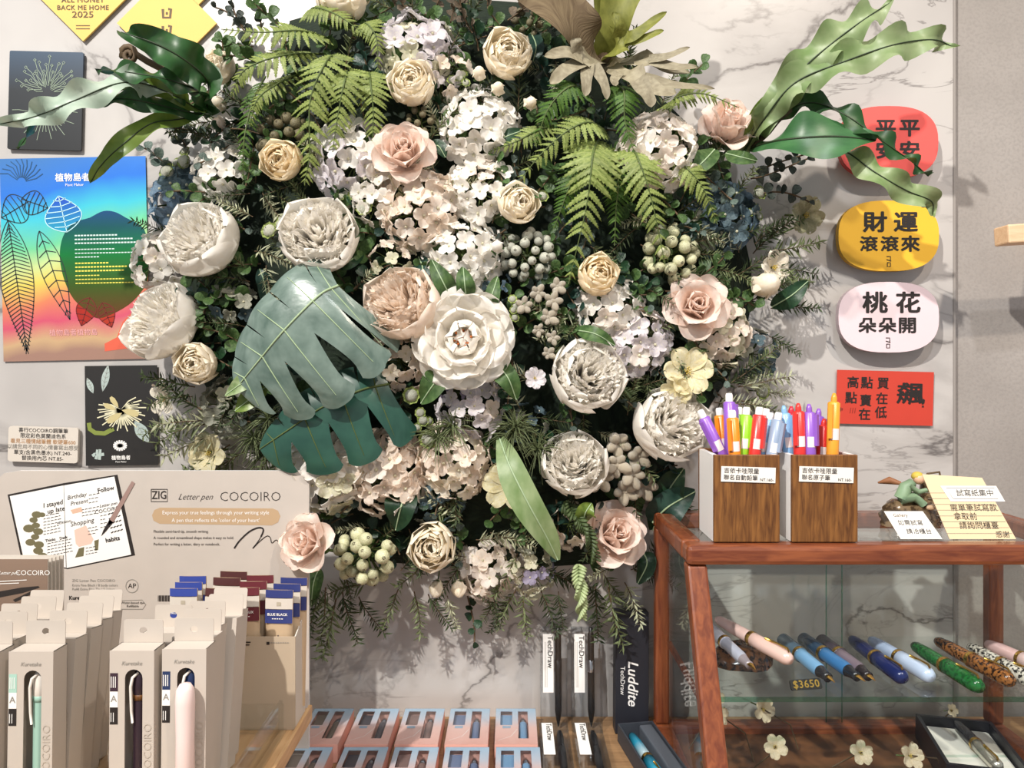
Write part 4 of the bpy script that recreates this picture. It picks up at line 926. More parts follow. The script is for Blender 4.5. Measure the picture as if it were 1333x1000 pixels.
t, w, h = hang('fortune_card', 'yellow diamond card with boxy brown characters behind the dark strap leaf', 'card', 217, 30, 92, 92, pi/4, .003, .0025, M['card_yellow'])
for z in (12, -10, -54+9):
    strokes(t, 'printed_character', [[(S(-5), S(z+6)), (S(-4.5), S(z-5)), (S(4.5), S(z-5)), (S(5.5), S(z+6)), (S(2), S(z+6))], [(S(-1.2), S(z+.5)), (S(1.6), S(z+.5))]], .0034, M['brown_ink'], mtx=R45)
t, w, h = hang('fortune_card', 'corner of a plain yellow card at the top beside the ferns', 'card', 258, -46, 74, 74, pi/4, .003, .0025, M['card_yellow'])

t, w, h = hang('botanical_card', 'dark blue-black card with fine pale line drawing of a coral-like fern', 'card', 59, 131, 96, 128, .025, .003, .003, gradient('card_night_blue', 'Z', [(0, '15181c'), (.6, '1c2228'), (1, '31465c')], .5), .002)
fan = []
for k in range(26):
    a = pi*(.02+.96*k/25); L = .034+.009*sin(k*1.7); fan.append([(.002+q*L*cos(a)+.0012*sin(q*9+k), .012+q*L*1.1*sin(a)+.0012*cos(q*8+k)) for q in (.25, .5, .75, 1)]); fan.append([(.002+L*cos(a)+.002*cos(b), .012+L*1.1*sin(a)+.002*sin(b)) for b in (0, 1.6, 3.1, 4.7, 6.3)])
strokes(t, 'fern_fan_drawing', fan, .0007, plain('pale_green_ink', '93a38e', .6)); fan = []
for k in range(22):
    a = pi+pi*k/21; L = .036+.008*cos(k*2.1); fan.append([(.0+q*L*cos(a), -.014+q*L*.9*sin(a)+.001*sin(q*9+k)) for q in (.2, .5, .8, 1)])
strokes(t, 'lower_frond_drawing', fan, .0007, plain('pale_green_ink_2', '93a38e', .6))

holo = gradient('painted_rainbow_foil', 'Z', [(0, 'b08a7a'), (.06, 'd9b58a'), (.15, 'e0607a'), (.26, 'ef8f68'), (.36, 'f3dc6a'), (.45, 'd9eda0'), (.54, '7fe0a8'), (.66, '4fd2e6'), (.80, '3a82e8'), (1, '4f86c8')], .3, .35, -.12, .18)  # foil's diffraction rainbow painted as a fixed colour gradient
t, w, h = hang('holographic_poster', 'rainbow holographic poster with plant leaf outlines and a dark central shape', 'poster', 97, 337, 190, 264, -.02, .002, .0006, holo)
k_ = S(1)
def hp(x, y): return ((x-97)*k_, (337-y)*k_)
dk = gradient('foil_dark_print', 'Z', [(0, '6b3a1e'), (.3, '3f5a1c'), (.6, '0f7a3a'), (.85, '14585e'), (1, '1c4f80')], .35, .3)
build(MB().plate([[(v.x, v.y) for v in catmull([Vector((*hp(*p), 0)) for p in [(118,284),(135,276),(150,277),(165,285),(188,300),(192,330),(191,365),(180,385),(160,402),(128,415),(112,405),(94,388),(82,360),(78,330),(84,305),(98,290),(118,284)]], 60)[:-1]]], .0002, y0=-.0002), 'dark_print', dk, t)
fo = plain('foil_outline_print', '1f2a2c', .5)
def leafprint(cx, cy, L, Wd, a, veins, col, name='leaf_print', filled=None):
    ca, sa = cos(a), sin(a); P = lambda u, v: hp(cx+u*ca-v*sa, cy+u*sa+v*ca)
    out = [(L*(i/24), Wd*sin(pi*(i/24)**.8)) for i in range(25)]; ls = [[P(u, v) for u, v in out], [P(u, -v) for u, v in out], [P(0, 0), P(L, 0)]]
    for i in range(1, veins):
        u = L*i/veins; ww = Wd*sin(pi*(i/veins)**.8); ls += [[P(u, 0), P(u+L*.03, ww*.6), P(u+L*.05, ww*.95)], [P(u, 0), P(u+L*.03, -ww*.6), P(u+L*.05, -ww*.95)]]
    if filled: build(MB().plate([[P(u, v) for u, v in out]+[P(u, -v) for u, v in reversed(out[1:-1])]], .00015, y0=-.00015), name+'_fill', filled, t)
    strokes(t, name, ls, .0011, col, y=-.0004)
leafprint(12, 285, 172, 22, radians(83), 34, fo); leafprint(52, 300, 122, 15, radians(72), 9, fo)
leafprint(88, 302, -48, 24, radians(78), 7, plain('foil_pale_line', 'bfeaf5', .5), filled=gradient('foil_blue_leaf', 'Z', [(0, '2fa8c8'), (1, '2a45c8')], .35, .3))
leafprint(116, 388, 38, 13, radians(108), 5, plain('foil_red_line', '6e1410', .5), filled=plain('foil_red_leaf', 'a8281c', .4, .2))
leafprint(132, 395, 34, 11, radians(70), 5, plain('foil_red_line2', '6e1410', .5), filled=plain('foil_red_leaf2', 'b03420', .4, .2))
leafprint(38, 262, 40, 20, radians(150), 6, fo); leafprint(30, 258, 36, 16, radians(20), 6, fo)
build(MB().plate([[hp(*p) for p in [(134,448),(150,440),(158,420),(178,400),(190,395),(188,452),(134,458)]]], .0002, y0=-.0002), 'coral_print', plain('foil_coral', 'e0664e', .4, .2), t)
strokes(t, 'coral_fronds', [[hp(30+6*cos(a), 236-6*sin(a)), hp(30+20*cos(a), 236-22*sin(a)), hp(30+30*cos(a+.15), 236-30*sin(a+.15))] for a in [.2+.24*i for i in range(11)]], .0012, plain('foil_teal_line', '1d4f78', .5))
wf = plain('foil_white_text', 'cfe4e0', .5); yf = plain('foil_yellow_text', 'e8dc5a', .5)
text(t, '植物島者', S(11.5), *hp(97, 232), M['white_ink'], bold=.015); text(t, 'Plant Maker', S(5), *hp(99, 241), M['white_ink'])
for i, y in enumerate([307, 312, 317, 325, 330, 335, 343, 348, 353, 359, 364, 369]):
    m = wf if i < 6 else yf; strokes(t, 'printed_text_line', [[hp(98+j*4.0, y), hp(98+j*4.0+3.0, y)] for j in range((14, 19, 20, 13, 20, 8, 11, 17, 16, 8, 16, 19)[i])], .0019 if i % 6 < 3 else .0014, m)
text(t, '植物島者植物島', S(9), *hp(94, 433), plain('foil_pale_text', 'dca0a0', .5), bold=.01)

t, w, h = hang('floral_print', 'black card printed with a spiky pale flower and silver leaves', 'card', 158, 541, 94, 130, -.012, .003, .001, plain('card_black', '22201f', .5))
def fp(x, y): return ((x-158)*k_, (541-y)*k_)
pf = []
for k in range(34):
    a = radians(150+260*k/33); L = 27+6*sin(k*2.3); pf.append(([fp(158, 534), fp(158+L*.5*cos(a), 534-L*.5*sin(a)), fp(158+L*cos(a), 534-L*sin(a)*.8+2)], .0016))
strokes(t, 'printed_spiky_petals', pf, .0016, plain('print_cream', 'e6e0bd', .6))
pt = [(.006*cos(a), .006*sin(a)) for a in [i*pi/6 for i in range(12)]]
for cx, cy, s, a in ((150,524,9,2.2),(144,530,9,2.7),(169,537,12,-.3),(150,543,12,-2.6)):
    L = [(cx+s*u*cos(a)-v*s*sin(a)*.4, cy-(s*u*sin(a)+v*s*cos(a)*.4)) for u, v in [(-.9,0),(-.3,.8),(.5,1),(1,.5),(1,-.4),(.5,-.9),(-.3,-.7)]]
    build(MB().plate([[fp(*p) for p in L]], .0001, y0=-.0006), 'printed_petal', plain('print_tan_petal', 'cdbf8c', .6), t)
def printleaf(cx, cy, L, Wd, a, col):
    P = lambda u, v: fp(cx+u*cos(a)-v*sin(a), cy-(u*sin(a)+v*cos(a)))
    o_ = [P(L*i/12, Wd*sin(pi*i/12)) for i in range(13)]+[P(L*i/12, -Wd*sin(pi*i/12)) for i in range(11, 0, -1)]
    build(MB().plate([o_], .0001, y0=-.0002), 'printed_leaf', col, t)
    strokes(t, 'printed_vein', [[P(0, 0), P(L, 0)]]+[[P(L*k/6, 0), P(L*(k/6+.08), s*Wd*.7*sin(pi*k/6))] for k in range(1, 6) for s in (-1, 1)], .0004, M['grey_ink'])
sl = plain('print_silver', 'aebdb8', .6)
printleaf(134, 510, 36, 5, 1.35, sl); printleaf(122, 512, -22, 4, -1.2, sl); printleaf(175, 548, 34, 8, -1.0, sl)
strokes(t, 'printed_stem', [([fp(116,550), fp(117,558), fp(124,563), fp(136,564), fp(148,558)], .006)], .006, plain('print_olive', '7d8a3e', .6))
strokes(t, 'printed_bloom', [[fp(156, 580), fp(156+9*cos(k*.42), 580-7*sin(k*.42))] for k in range(15)], .0022, M['white_ink'])
strokes(t, 'printed_foliage', [([fp(124+3*k, 590-6*sin(k)), fp(120+4.5*k, 596-3*cos(k*2))], .004) for k in range(4)], .004, sl)
text(t, '植物島者', S(6.2), *fp(157, 596), M['white_ink'], bold=.02); text(t, 'Plant Maker', S(3), *fp(157, 601), M['white_ink'])

t, w, h = hang('price_note', 'cream handwritten note card with rounded corners on the marble above the backdrop', 'note', 56, 579, 91, 46, .03, .004, .004, M['cream_card'], .004)
for i, (s, m) in enumerate((('喜行COCOIRO鋼筆筆', M['ink']), ('限定彩色莫蘭迪色系', M['ink']), ('看見三種情緒筆體 軟硬筆600', M['tan_ink']), ('以請您用不同的心情書寫出感受', M['grey_ink']), ('單支(含黑色墨水) NT.240-', M['ink']), ('替換用內芯 NT.85-', M['ink']))):
    text(t, s, S(6.6), 0, S(18-7.2*i), m, bold=.0)

def oval(x0, z0, a, b, p=2.6, n=48): return [(x0+a*math.copysign(abs(cos(2*pi*i/n))**(2/p), cos(2*pi*i/n)), z0+b*math.copysign(abs(sin(2*pi*i/n))**(2/p), sin(2*pi*i/n))) for i in range(n)]
def oval_sign(px, py, wpx, hpx, col, label, words, rot=0):
    d = .022; t = thing('oval_sign', label, 'sign', W(px, py, d), Quaternion((0, 1, 0), rot)); w, h = S(wpx, d), S(hpx, d)
    face = plain('sign_face_'+col, col, .5, var=.03, nscale=50, nstr=.03)
    build(MB().plate([oval(0, 0, w/2, h/2)], .009, 0, 0, 1), 'board', [face, plain('sign_edge_'+col, tuple(x*.55 for x in lin(col)), .6)], t)
    build(MB().plate([oval(0, 0, w*.2, h*.2)], .0125, y0=.0092), 'mount_pad', M['paper'], t)
    for s, x, z, sz in words: text(t, s, S(sz, d), S(x, d), S(z, d), M['ink'], bold=.03, sx=1.15)
    return t
def seal(t, x, z, d=.022): strokes(t, 'maker_mark', [[(S(x-3, d), S(z+7, d)), (S(x+2, d), S(z+7, d)), (S(x+2, d), S(z+2, d))], [(S(x-3, d), S(z+3, d)), (S(x+3, d), S(z+1, d))], [(S(x-2, d), S(z-1, d)), (S(x+2, d), S(z-1, d)), (S(x+2, d), S(z-6, d)), (S(x-2, d), S(z-6, d)), (S(x-2, d), S(z-1, d))]], .0012, M['ink'])
oval_sign(1157, 185, 129, 94, 'ee5c56', 'red oval sign with brush characters, half covered by strap leaves', [('平', -4, 17, 24), ('平', 27, 17, 24), ('安', -4, -12, 24), ('安', 27, -12, 24)])
t = oval_sign(1157, 307, 131, 92, 'f4bd35', 'yellow oval sign with two rows of black brush characters', [('財', -18, 16, 28), ('運', 22, 16, 28), ('滾', -26, -12, 21), ('滾', 1, -12, 21), ('來', 28, -12, 22)]); seal(t, 0, -34)
t = oval_sign(1157, 413, 131, 92, 'e9d3d8', 'pale pink oval sign with two rows of black brush characters', [('桃', -18, 17, 29), ('花', 25, 17, 29), ('朵', -28, -12, 21), ('朵', -2, -12, 21), ('開', 24, -12, 22)]); seal(t, -1, -34)
t, w, h = hang('red_spring_card', 'red rectangular card with vertical black calligraphy on the marble', 'card', 1152, 518, 126, 70, .025, .003, .001, plain('card_red', 'c9402f', .6, var=.05, nscale=40, nstr=.05))
for s, x, z in (('買', -3, 18), ('在', -4, -2), ('低', -5, -20), ('點', -24, 18), ('賣', -25, -5), ('在', -26, -23), ('高', -42, 18), ('點', -44, -2)): text(t, s, S(16), S(x), S(z), M['ink'], bold=.02)
text(t, '飆', S(30), S(33), S(4), M['ink'], bold=.022, sx=1.25); strokes(t, 'ink_dot', [([(S(48), S(-10)), (S(50.5), S(-10))], .0025)], .0025, M['ink'])
text(t, '中', S(6), S(-57), S(-17), M['ink']); strokes(t, 'seal_mark', [([(S(-44+3*i), S(-14)), (S(-45+3*i), S(-21))], .0008) for i in range(3)], .0008, plain('seal_red', '8e2a20', .6))

# wooden peg entering from the side
c0 = W(1318, 307, .10); o = build(MB().box((0, -.014, -.0115), (.13, .014, .0115)), 'wooden_bar', wood('pale_wood', 'd9b48e', 'e6c8a4', .5, (6, 40, 40)), None, Matrix.Translation(W(1303, 307, .09)) @ Matrix.Rotation(-.06, 4, 'Y'))
bevel(o, .002); root = thing('wooden_peg', 'pale wooden wall peg sticking out beside the concrete wall', 'peg', W(1303, 307, .09)+Vector((.12, .09, 0)))
o.parent = root; o.matrix_basis = Matrix.Translation(Vector((-.12, -.09, 0))) @ Matrix.Rotation(-.06, 4, 'Y'); o.name = 'bar'
build(MB().box((-.012, -.09, -.012), (.012, .102, .012)), 'bracket', wood('pale_wood_2', 'd9b48e', 'e6c8a4', .5, (40, 6, 40)), root)

# ------------------------------------------------------------------ counter
M['table'] = wood('counter_wood', '8d6b4a', 'ab8660', .45, (3, 30, 30))
ct = thing('display_counter', 'wooden display counter along the marble wall', 'counter', (0, -.35, 0))
bevel(build(MB().box((-1.2, -.42, TZ-.035), (1.3, .349, TZ)), 'counter_top', M['table'], ct), .003)
build(MB().box((-1.18, -.40, .08), (1.28, .345, TZ-.036)), 'counter_front', M['table'], ct)
build(MB().box((-1.16, -.37, 0), (1.26, .345, .08)), 'plinth', M['twig'], ct)

# ------------------------------------------------------------------ glass display case
M['case_wood'] = wood('cherry_wood', '652f1c', '90502e', .35, (30, 30, 4), .2); M['case_wood_x'] = wood('cherry_wood_rail', '652f1c', '90502e', .35, (4, 30, 30), .2)
M['glass'] = glass('clear_glass', (.97, .985, .98), 0, .012); M['glass_edge'] = glass('green_glass', (.55, .78, .70), 0, .05)
CZ = HC-.187; cx0, cx1 = .181, .625; yb, yf = -.045, -.232; yfb = -.345; fz = HC-.455
cs = thing('display_case', 'cherry wood and glass display case full of fountain pens', 'display case', (cx0, yb, TZ)); inv = Matrix.Translation((-cx0, -yb, -TZ))
def cpart(mb, n, m='case_wood', bv=.003): 
    o = build(mb, n, M[m], cs, inv)
    if bv: bevel(o, bv)
    return o
cpart(MB().box((cx0, yf-.004, CZ-.021), (cx1, yf+.022, CZ)), 'top_rail', 'case_wood_x', .005)
cpart(MB().box((cx0, yb-.022, CZ-.02), (cx1, yb, CZ-.0005)), 'top_rail', 'case_wood_x')
for x in (cx0, cx1-.022): cpart(MB().box((x, yf+.022, CZ-.02), (x+.022, yb-.022, CZ-.0003)), 'top_rail')
for x in (cx0+.001, cx1-.019): cpart(MB().box((x, yb-.018, TZ+.018), (x+.018, yb-.001, CZ-.02)), 'post')
def slant(x0, x1, wy):
    v = [(x0, yf, CZ-.021), (x1, yf, CZ-.021), (x1, yf+wy, CZ-.021), (x0, yf+wy, CZ-.021), (x0, yfb, TZ+.018), (x1, yfb, TZ+.018), (x1, yfb+wy, TZ+.018), (x0, yfb+wy, TZ+.018)]
    mb = MB(); mb.v = v; mb.f = [(0,1,2,3),(4,7,6,5),(0,4,5,1),(1,5,6,2),(2,6,7,3),(3,7,4,0)]; mb.m = [0]*6; return mb
for x in (cx0+.001, cx1-.021): cpart(slant(x, x+.021, .02), 'post')
cpart(MB().box((cx0, yfb-.004, TZ+.0005), (cx1, yfb+.022, TZ+.018)), 'bottom_rail', 'case_wood_x'); cpart(MB().box((cx0, yb-.022, TZ+.0005), (cx1, yb, TZ+.018)), 'bottom_rail', 'case_wood_x')
for x in (cx0, cx1-.022): cpart(MB().box((x, yfb+.022, TZ+.0005), (x+.022, yb-.022, TZ+.018)), 'bottom_rail')
M['case_floor'] = wood('case_floor_wood', '4a2c18', '7a4f30', .5, (6, 6, 6))
cpart(MB().box((cx0+.022, yfb+.022, TZ+.0005), (cx1-.022, yb-.022, TZ+.008)), 'floor_board', 'case_floor', 0)
cpart(MB().box((cx0+.014, yf+.01, CZ-.0125), (cx1-.014, yb-.01, CZ+.0004)), 'top_pane', 'glass', 0)
cpart(MB().box((cx0+.019, yb-.011, TZ+.018), (cx1-.019, yb-.008, CZ-.02)), 'back_pane', 'glass', 0)
for xx in (.40, .42): cpart(MB().box((xx, yb-.0125, TZ+.018), (xx+.0012, yb-.0112, CZ-.02)), 'pane_edge', 'glass_edge', 0)
def sidepane(x): 
    mb = MB(); mb.v = [(x+e, y, z) for e in (0, .003) for y, z in ((yf+.015, CZ-.021), (yb-.018, CZ-.021), (yb-.018, TZ+.018), (yfb+.015, TZ+.018))]
    mb.f = [(0,1,2,3),(7,6,5,4),(0,4,5,1),(1,5,6,2),(2,6,7,3),(3,7,4,0)]; mb.m = [0]*6; return mb
cpart(sidepane(cx0+.009), 'side_pane', 'glass', 0); cpart(sidepane(cx1-.013), 'side_pane', 'glass', 0)
mb = MB(); mb.v = [(x, y+e, z) for e in (0, .003) for x, y, z in ((cx0+.021, yf+.008, CZ-.021), (cx1-.021, yf+.008, CZ-.021), (cx1-.021, yfb+.008, TZ+.018), (cx0+.021, yfb+.008, TZ+.018))]
mb.f = [(0,1,2,3),(7,6,5,4),(0,4,5,1),(1,5,6,2),(2,6,7,3),(3,7,4,0)]; mb.m = [0]*6
cpart(mb, 'front_pane', 'glass', 0)
SZ = HC-.342
sh = cpart(MB().box((cx0+.013, -.238, SZ-.005), (cx1-.014, yb-.024, SZ)), 'shelf_pane', 'glass', 0)
build(MB().box((cx0+.013, -.2392, SZ-.005), (cx1-.014, -.2381, SZ)), 'shelf_edge', M['glass_edge'], sh)
for x in (cx0+.013, cx1-.019): cpart(MB().box((x, -.23, SZ-.009), (x+.006, yb-.026, SZ-.0052)), 'shelf_support', 'case_wood', 0)

# fountain pens
M['gold'] = plain('gold_trim', 'd9b25a', .25, 1); M['steel'] = plain('steel', 'c9ccd0', .2, 1)
def pearl(n, c, r=.2): 
    m = plain(n, c, r, .1, .12, .6, 30, .02); return m
def marbled(n, a, b, s=45):
    m, nt, bs = _nodes(n); tc = N(nt, 'ShaderNodeTexCoord'); v = N(nt, 'ShaderNodeTexNoise'); v.inputs['Scale'].default_value = s*7; v.inputs['Detail'].default_value = 3; nt.links.new(tc.outputs['Object'], v.inputs[0])
    nt.links.new(ramp(nt, v.outputs[0], [(.42, a), (.55, b)]), bs.inputs['Base Color']); bs.inputs['Roughness'].default_value = .18; return m
def fpen(label, a, b, body, cap, nib=True, r=.0076, group=None, grip=None):
    """pen lying from its back end a to its front end b"""
    a, b = Vector(a), Vector(b); L = (b-a).length; t = thing('fountain_pen', label, 'fountain pen', a, (b-a).to_track_quat('Z', 'Y'), group)
    q = L/.14
    if nib:
        build(MB().lathe([(.0005, 0), (r*.8, .001), (r*1.08, .004), (r*1.12, .05*q), (r*1.12, .056*q), (r*.98, .0565*q)], 16), 'posted_cap', cap, t, None, True)
        build(MB().lathe([(r*1.16, .05*q), (r*1.18, .051*q), (r*1.18, .055*q), (r*1.16, .056*q)], 16), 'cap_band', M['gold'], t, None, True)
        build(MB().lathe([(r*.9, .05*q), (r, .06*q), (r, .10*q), (r*.9, .106*q)], 16), 'barrel', body, t, None, True)
        build(MB().lathe([(r*.9, .106*q), (r*.85, .107*q), (r*.62, .120*q), (r*.7, .1235*q), (.0005, .124*q)], 16), 'grip', grip or cap, t, None, True)
        nb = []
        for i in range(7):
            f = i/6; ww = .0036*(1-f)**.8+.0002; nb.append([(-ww, .001*(1-f)+.0008, .1225*q+f*.0175*q), (0, .0024*(1-f)+.0012, .1225*q+f*.0175*q), (ww, .001*(1-f)+.0008, .1225*q+f*.0175*q)])
        build(MB().grid(nb), 'nib', M['gold'], t, None, True)
    else:
        build(MB().lathe([(.0005, 0), (r*.6, .0012), (r*.82, .006), (r, .03*q), (r*1.02, .066*q)], 16), 'barrel', body, t, None, True)
        build(MB().lathe([(r*1.02, .066*q), (r*1.12, .0665*q), (r*1.14, .09*q), (r*1.1, .132*q), (r*.75, .1385*q), (.0005, .14*q)], 16), 'cap', cap, t, None, True)
        build(MB().lathe([(r*1.16, .067*q), (r*1.19, .068*q), (r*1.19, .0725*q), (r*1.16, .0735*q)], 16), 'cap_band', M['gold'], t, None, True)
        build(MB().tube([(0, r*1.1, .136*q), (0, r*1.5, .133*q), (0, r*1.45, .115*q), (0, r*1.22, .095*q)], [.0012, .0012, .001, .0016], 6), 'clip', M['gold'], t, None, True)
    return t
def shp(px, py, z): # point on a horizontal plane of height z seen at pixel
    dep = (HC-z)*FPX/(py-HOR); return Vector(((px-666.5)/FPX*dep, dep-1.0, z))
PZ = SZ+.0092
for lab, a, b, bc, cc, nib, gr in [
    ('sky blue fountain pen with smoky cap and gold nib beside the price tag', (1018, 832), (1087, 890), '7fb2de', '5f7a90', 1, '2b2c30'),
    ('steel blue fountain pen with dark blue cap and gold nib', (1044, 831), (1127, 889), '3f7cb6', '2c4a68', 1, '22252c'),
    ('mauve grey fountain pen with exposed gold nib', (1068, 833), (1140, 888), '7d6d7a', '4d4450', 1, '2b2428'),
    ('navy blue capped fountain pen with gold bands', (1108, 832), (1177, 884), '16245c', '16245c', 0, None),
    ('pale icy blue capped fountain pen', (1133, 833), (1213, 882), 'b9cdf0', 'c6d6f2', 0, None),
    ('green marbled capped fountain pen', (1189, 840), (1277, 896), 'G', 'G', 0, None),
    ('brown tortoiseshell capped fountain pen', (1219, 834), (1318, 888), 'T', 'T', 0, None),
    ('black and white marbled capped fountain pen', (1262, 842), (1352, 892), 'K', 'K', 0, None),
    ('pale pink capped fountain pen beside the black and white one', (1284, 838), (1380, 880), 'e9c3c2', 'eed0cd', 0, None)]:
    def mk(c): 
        if c == 'G': return marbled('pen_green', '12491f', '1f6a30')
        if c == 'T': return marbled('pen_tortoise', '2a170c', '9a6230')
        if c == 'K': return marbled('pen_black_white', '17181a', 'd6d2c6')
        return pearl('pen_'+c, c)
    fpen(lab, shp(*a, PZ), shp(*b, PZ), mk(bc), mk(cc), bool(nib), grip=mk(gr) if gr else None)
# rock with two pens
rk = MB(); rows = []
for i in range(9):
    th = pi*(i/8)*.5; row = []
    for j in range(18):
        a = 2*pi*j/18; f = 1+.28*noise.noise(Vector((cos(a)*1.5, sin(a)*1.5, i*.35))); row.append((.036*f*max(.02, sin(th))*cos(a), .024*f*max(.02, sin(th))*sin(a), .024*cos(th)*(1+.3*noise.noise(Vector((cos(a)*2, sin(a)*2, 5+i*.4))))))
    rows.append(row)
rk.grid(rows, 0, True); rb = shp(972, 873, SZ); rb.z = SZ+.0012
o = build(rk, 'pen_rest_stone', marbled('rough_brown_stone', '22150f', '5f3f28', 25), None, Matrix.Translation(rb+Vector((0, .02, 0))), True)
tag(o, 'rough dark brown stone under two fountain pens on the glass shelf', 'stone')
fpen('pale pink capped fountain pen resting across the brown stone', W(933, 806, .13), W(1030, 860, .235), pearl('pen_pink', 'f0cdc8'), pearl('pen_pink2', 'efc9bf'), 0, r=.0068)
fpen('lavender grey fountain pen with exposed nib resting on the brown stone', W(921, 815, .14), W(984, 874, .24), pearl('pen_lavender', 'b9bccf'), pearl('pen_lavender2', 'c9ccde'), 1, r=.0064, grip=pearl('pen_grip_grey', '9a8f96'))
tg = shp(1051, 898, SZ); t = thing('price_tag', 'small black price tag with gold digits on the glass shelf', 'price tag', tg, Quaternion((1, 0, 0), -.5) @ Quaternion((0, 1, 0), -.06))
bevel(build(MB().plate([rect(-.0165, .0, .0165, .0105, .002)], .003), 'plate', plain('tag_black', '15130f', .35), t), .0005)
text(t, '$3650', .0105, 0, .0052, M['gold'], bold=.02, space=1.08)

# things on the case floor
CF = TZ+.009
pb = petalmat('petal_dried', 'd9c8a6', 'efe3cb')
M['p_dried'] = pb; dried = cosmos('p_dried', 5, 77, 'stamen_yellow', 1.6)
for i, (px, py, dd, r, fc) in enumerate([(927,908,.14,18,(-.2,-1,.4)),(996,925,.14,17,(.3,-1,.1)),(1010,972,.19,17,(0,-1,.6)),(935,930,.17,16,(-.6,-1,.1)),(1122,980,.18,17,(.1,-1,.5)),(1188,984,.19,18,(.2,-1,.5)),(1240,925,.10,9,(.2,-1,.5))]):
    t = put(dried, 'dried_flower', 'dried cream flower on a thin twig inside the glass case', 'dried flower', px, py, r, dd, fc, i, 'dried flowers in the case')
    inv2 = Matrix.LocRotScale(t.location, t.rotation_quaternion, t.scale).inverted(); p = W(px, py, dd); q = Vector((p.x+(.05 if i % 2 else -.02), p.y+.03, CF+.003))
    build(MB().tube([p, p.lerp(q, .5)+Vector((.01, 0, .006)), q], .0008, 5), 'twig', M['twig'], t, inv2, True)
for i, (px, py, c, lab) in enumerate([(944, 996, '8fc6de', 'light blue pen end on the case floor'), (975, 997, 'e8e4da', 'white pen end on the case floor'), (1004, 997, '3a4450', 'dark slate pen end on the case floor'), (1096, 998, '3a2738', 'dark plum pen end on the case floor'), (1150, 998, '8a7f96', 'greyish violet pen end on the case floor')]):
    a = W(px, py, .185); a.z = CF+.0095; b = a+Vector((.03+.006*i, -.105, 0)); fpen(lab, a, b, pearl('fpen_'+c, c), pearl('fcap_'+c, c), False, r=.007)
# black presentation box with a pen
p0 = shp(1262, 985, CF)+Vector((-.014, -.024, 0)); t = thing('pen_gift_box', 'open black pen box with white lining on the case floor', 'box', (p0.x, p0.y, CF), Quaternion((0, 0, 1), -.25)); bk = plain('box_black', '14141c', .4)
for lo, hi in (((-.042, -.06, 0), (.042, .06, .004)), ((-.042, -.06, .004), (-.038, .06, .03)), ((.038, -.06, .004), (.042, .06, .03)), ((-.038, -.06, .004), (.038, -.056, .03)), ((-.038, .056, .004), (.038, .06, .03))):
    build(MB().box(lo, hi), 'box_side' if lo[2] else 'box_base', bk, t)
bevel(build(MB().box((-.037, -.055, .0042), (.037, .055, .02)), 'lining', plain('box_lining', 'e6e2da', .8, nscale=80, nstr=.3), t), .004)
p1 = Vector((p0.x, p0.y, CF))+Quaternion((0, 0, 1), -.25) @ Vector((0, .05, .028)); p2 = Vector((p0.x, p0.y, CF))+Quaternion((0, 0, 1), -.25) @ Vector((.012, -.052, .028))
fpen('dark pen with bright clip lying in the open black box', p1, p2, pearl('gift_pen', '2a2a30'), plain('gift_cap', 'c8c4b8', .2, .8), False, r=.0065)

# ------------------------------------------------------------------ pen cups on the case
M['cup_wood'] = wood('acacia_wood', '4f2c10', '8a5c2c', .45, (45, 45, 5)); M['cup_white'] = plain('cup_white', 'efeeec', .4)
CT = CZ+.001
def cup(px, label, tilt=0):
    p = shp(px, 706, CT); w, dp, h, th = .069, .066, .0915, .005
    t = thing('pen_cup', label, 'pen cup', p, Quaternion((0, 0, 1), tilt))
    bevel(build(MB().box((-w/2, 0, 0), (w/2, th, h)), 'front_panel', M['cup_wood'], t), .0008)
    bevel(build(MB().box((-w/2, dp-th, .0), (w/2, dp, h)), 'back_panel', M['cup_wood'], t), .0008)
    for s in (-1, 1): build(MB().box((s*w/2-(th if s > 0 else 0), th+.0001, 0), (s*w/2+(th if s < 0 else 0), dp-th-.0001, h-.0005)), 'side_panel', M['cup_white'], t)
    build(MB().box((-w/2+th, th, 0), (w/2-th, dp-th, .004)), 'base_panel', M['cup_wood'], t)
    return t, p
def cup_label(p, dx, dz, lines, label):
    t = thing('price_label', label, 'label', p+Vector((dx, -.0012, dz)), Quaternion((0, 1, 0), .03))
    build(MB().plate([rect(-.0285, -.008, .0285, .008)], .0006), 'paper', M['paper'], t)
    text(t, lines[0], .0062, -.026, .0035, M['ink'], align='LEFT', bold=.0); text(t, lines[1], .0060, -.026, -.0036, M['ink'], align='LEFT'); text(t, 'NT.160-', .0042, .0265, -.005, M['ink'], align='RIGHT')
t1, c1 = cup(972.5, 'dark grained wooden pen cup with white sides holding mechanical pencils'); t2, c2 = cup(1074, 'lighter wooden pen cup with white sides holding ballpoint pens')
cup_label(c1, .001, .071, ('吉依卡哇限量', '聯名自動鉛筆'), 'white handwritten price label on the mechanical pencil cup'); cup_label(c2, .001, .071, ('吉依卡哇限量', '聯名原子筆'), 'white handwritten price label on the ballpoint pen cup')
PC = {'purple': '8f5cc0', 'orange': 'ee8a1e', 'green': '8ecb2c', 'red': 'd8342e', 'blue': '86b4de', 'greyblue': '8fa0b8', 'crimson': 'c8263c', 'lightorange': 'f2a032'}
PM = {k: plain('plastic_'+k, v, .3, spec=.6) for k, v in PC.items()}; M['white_plastic'] = plain('white_plastic', 'f1efec', .3)
M['sticker'] = plain('sticker_white', 'ece6e4', .4)
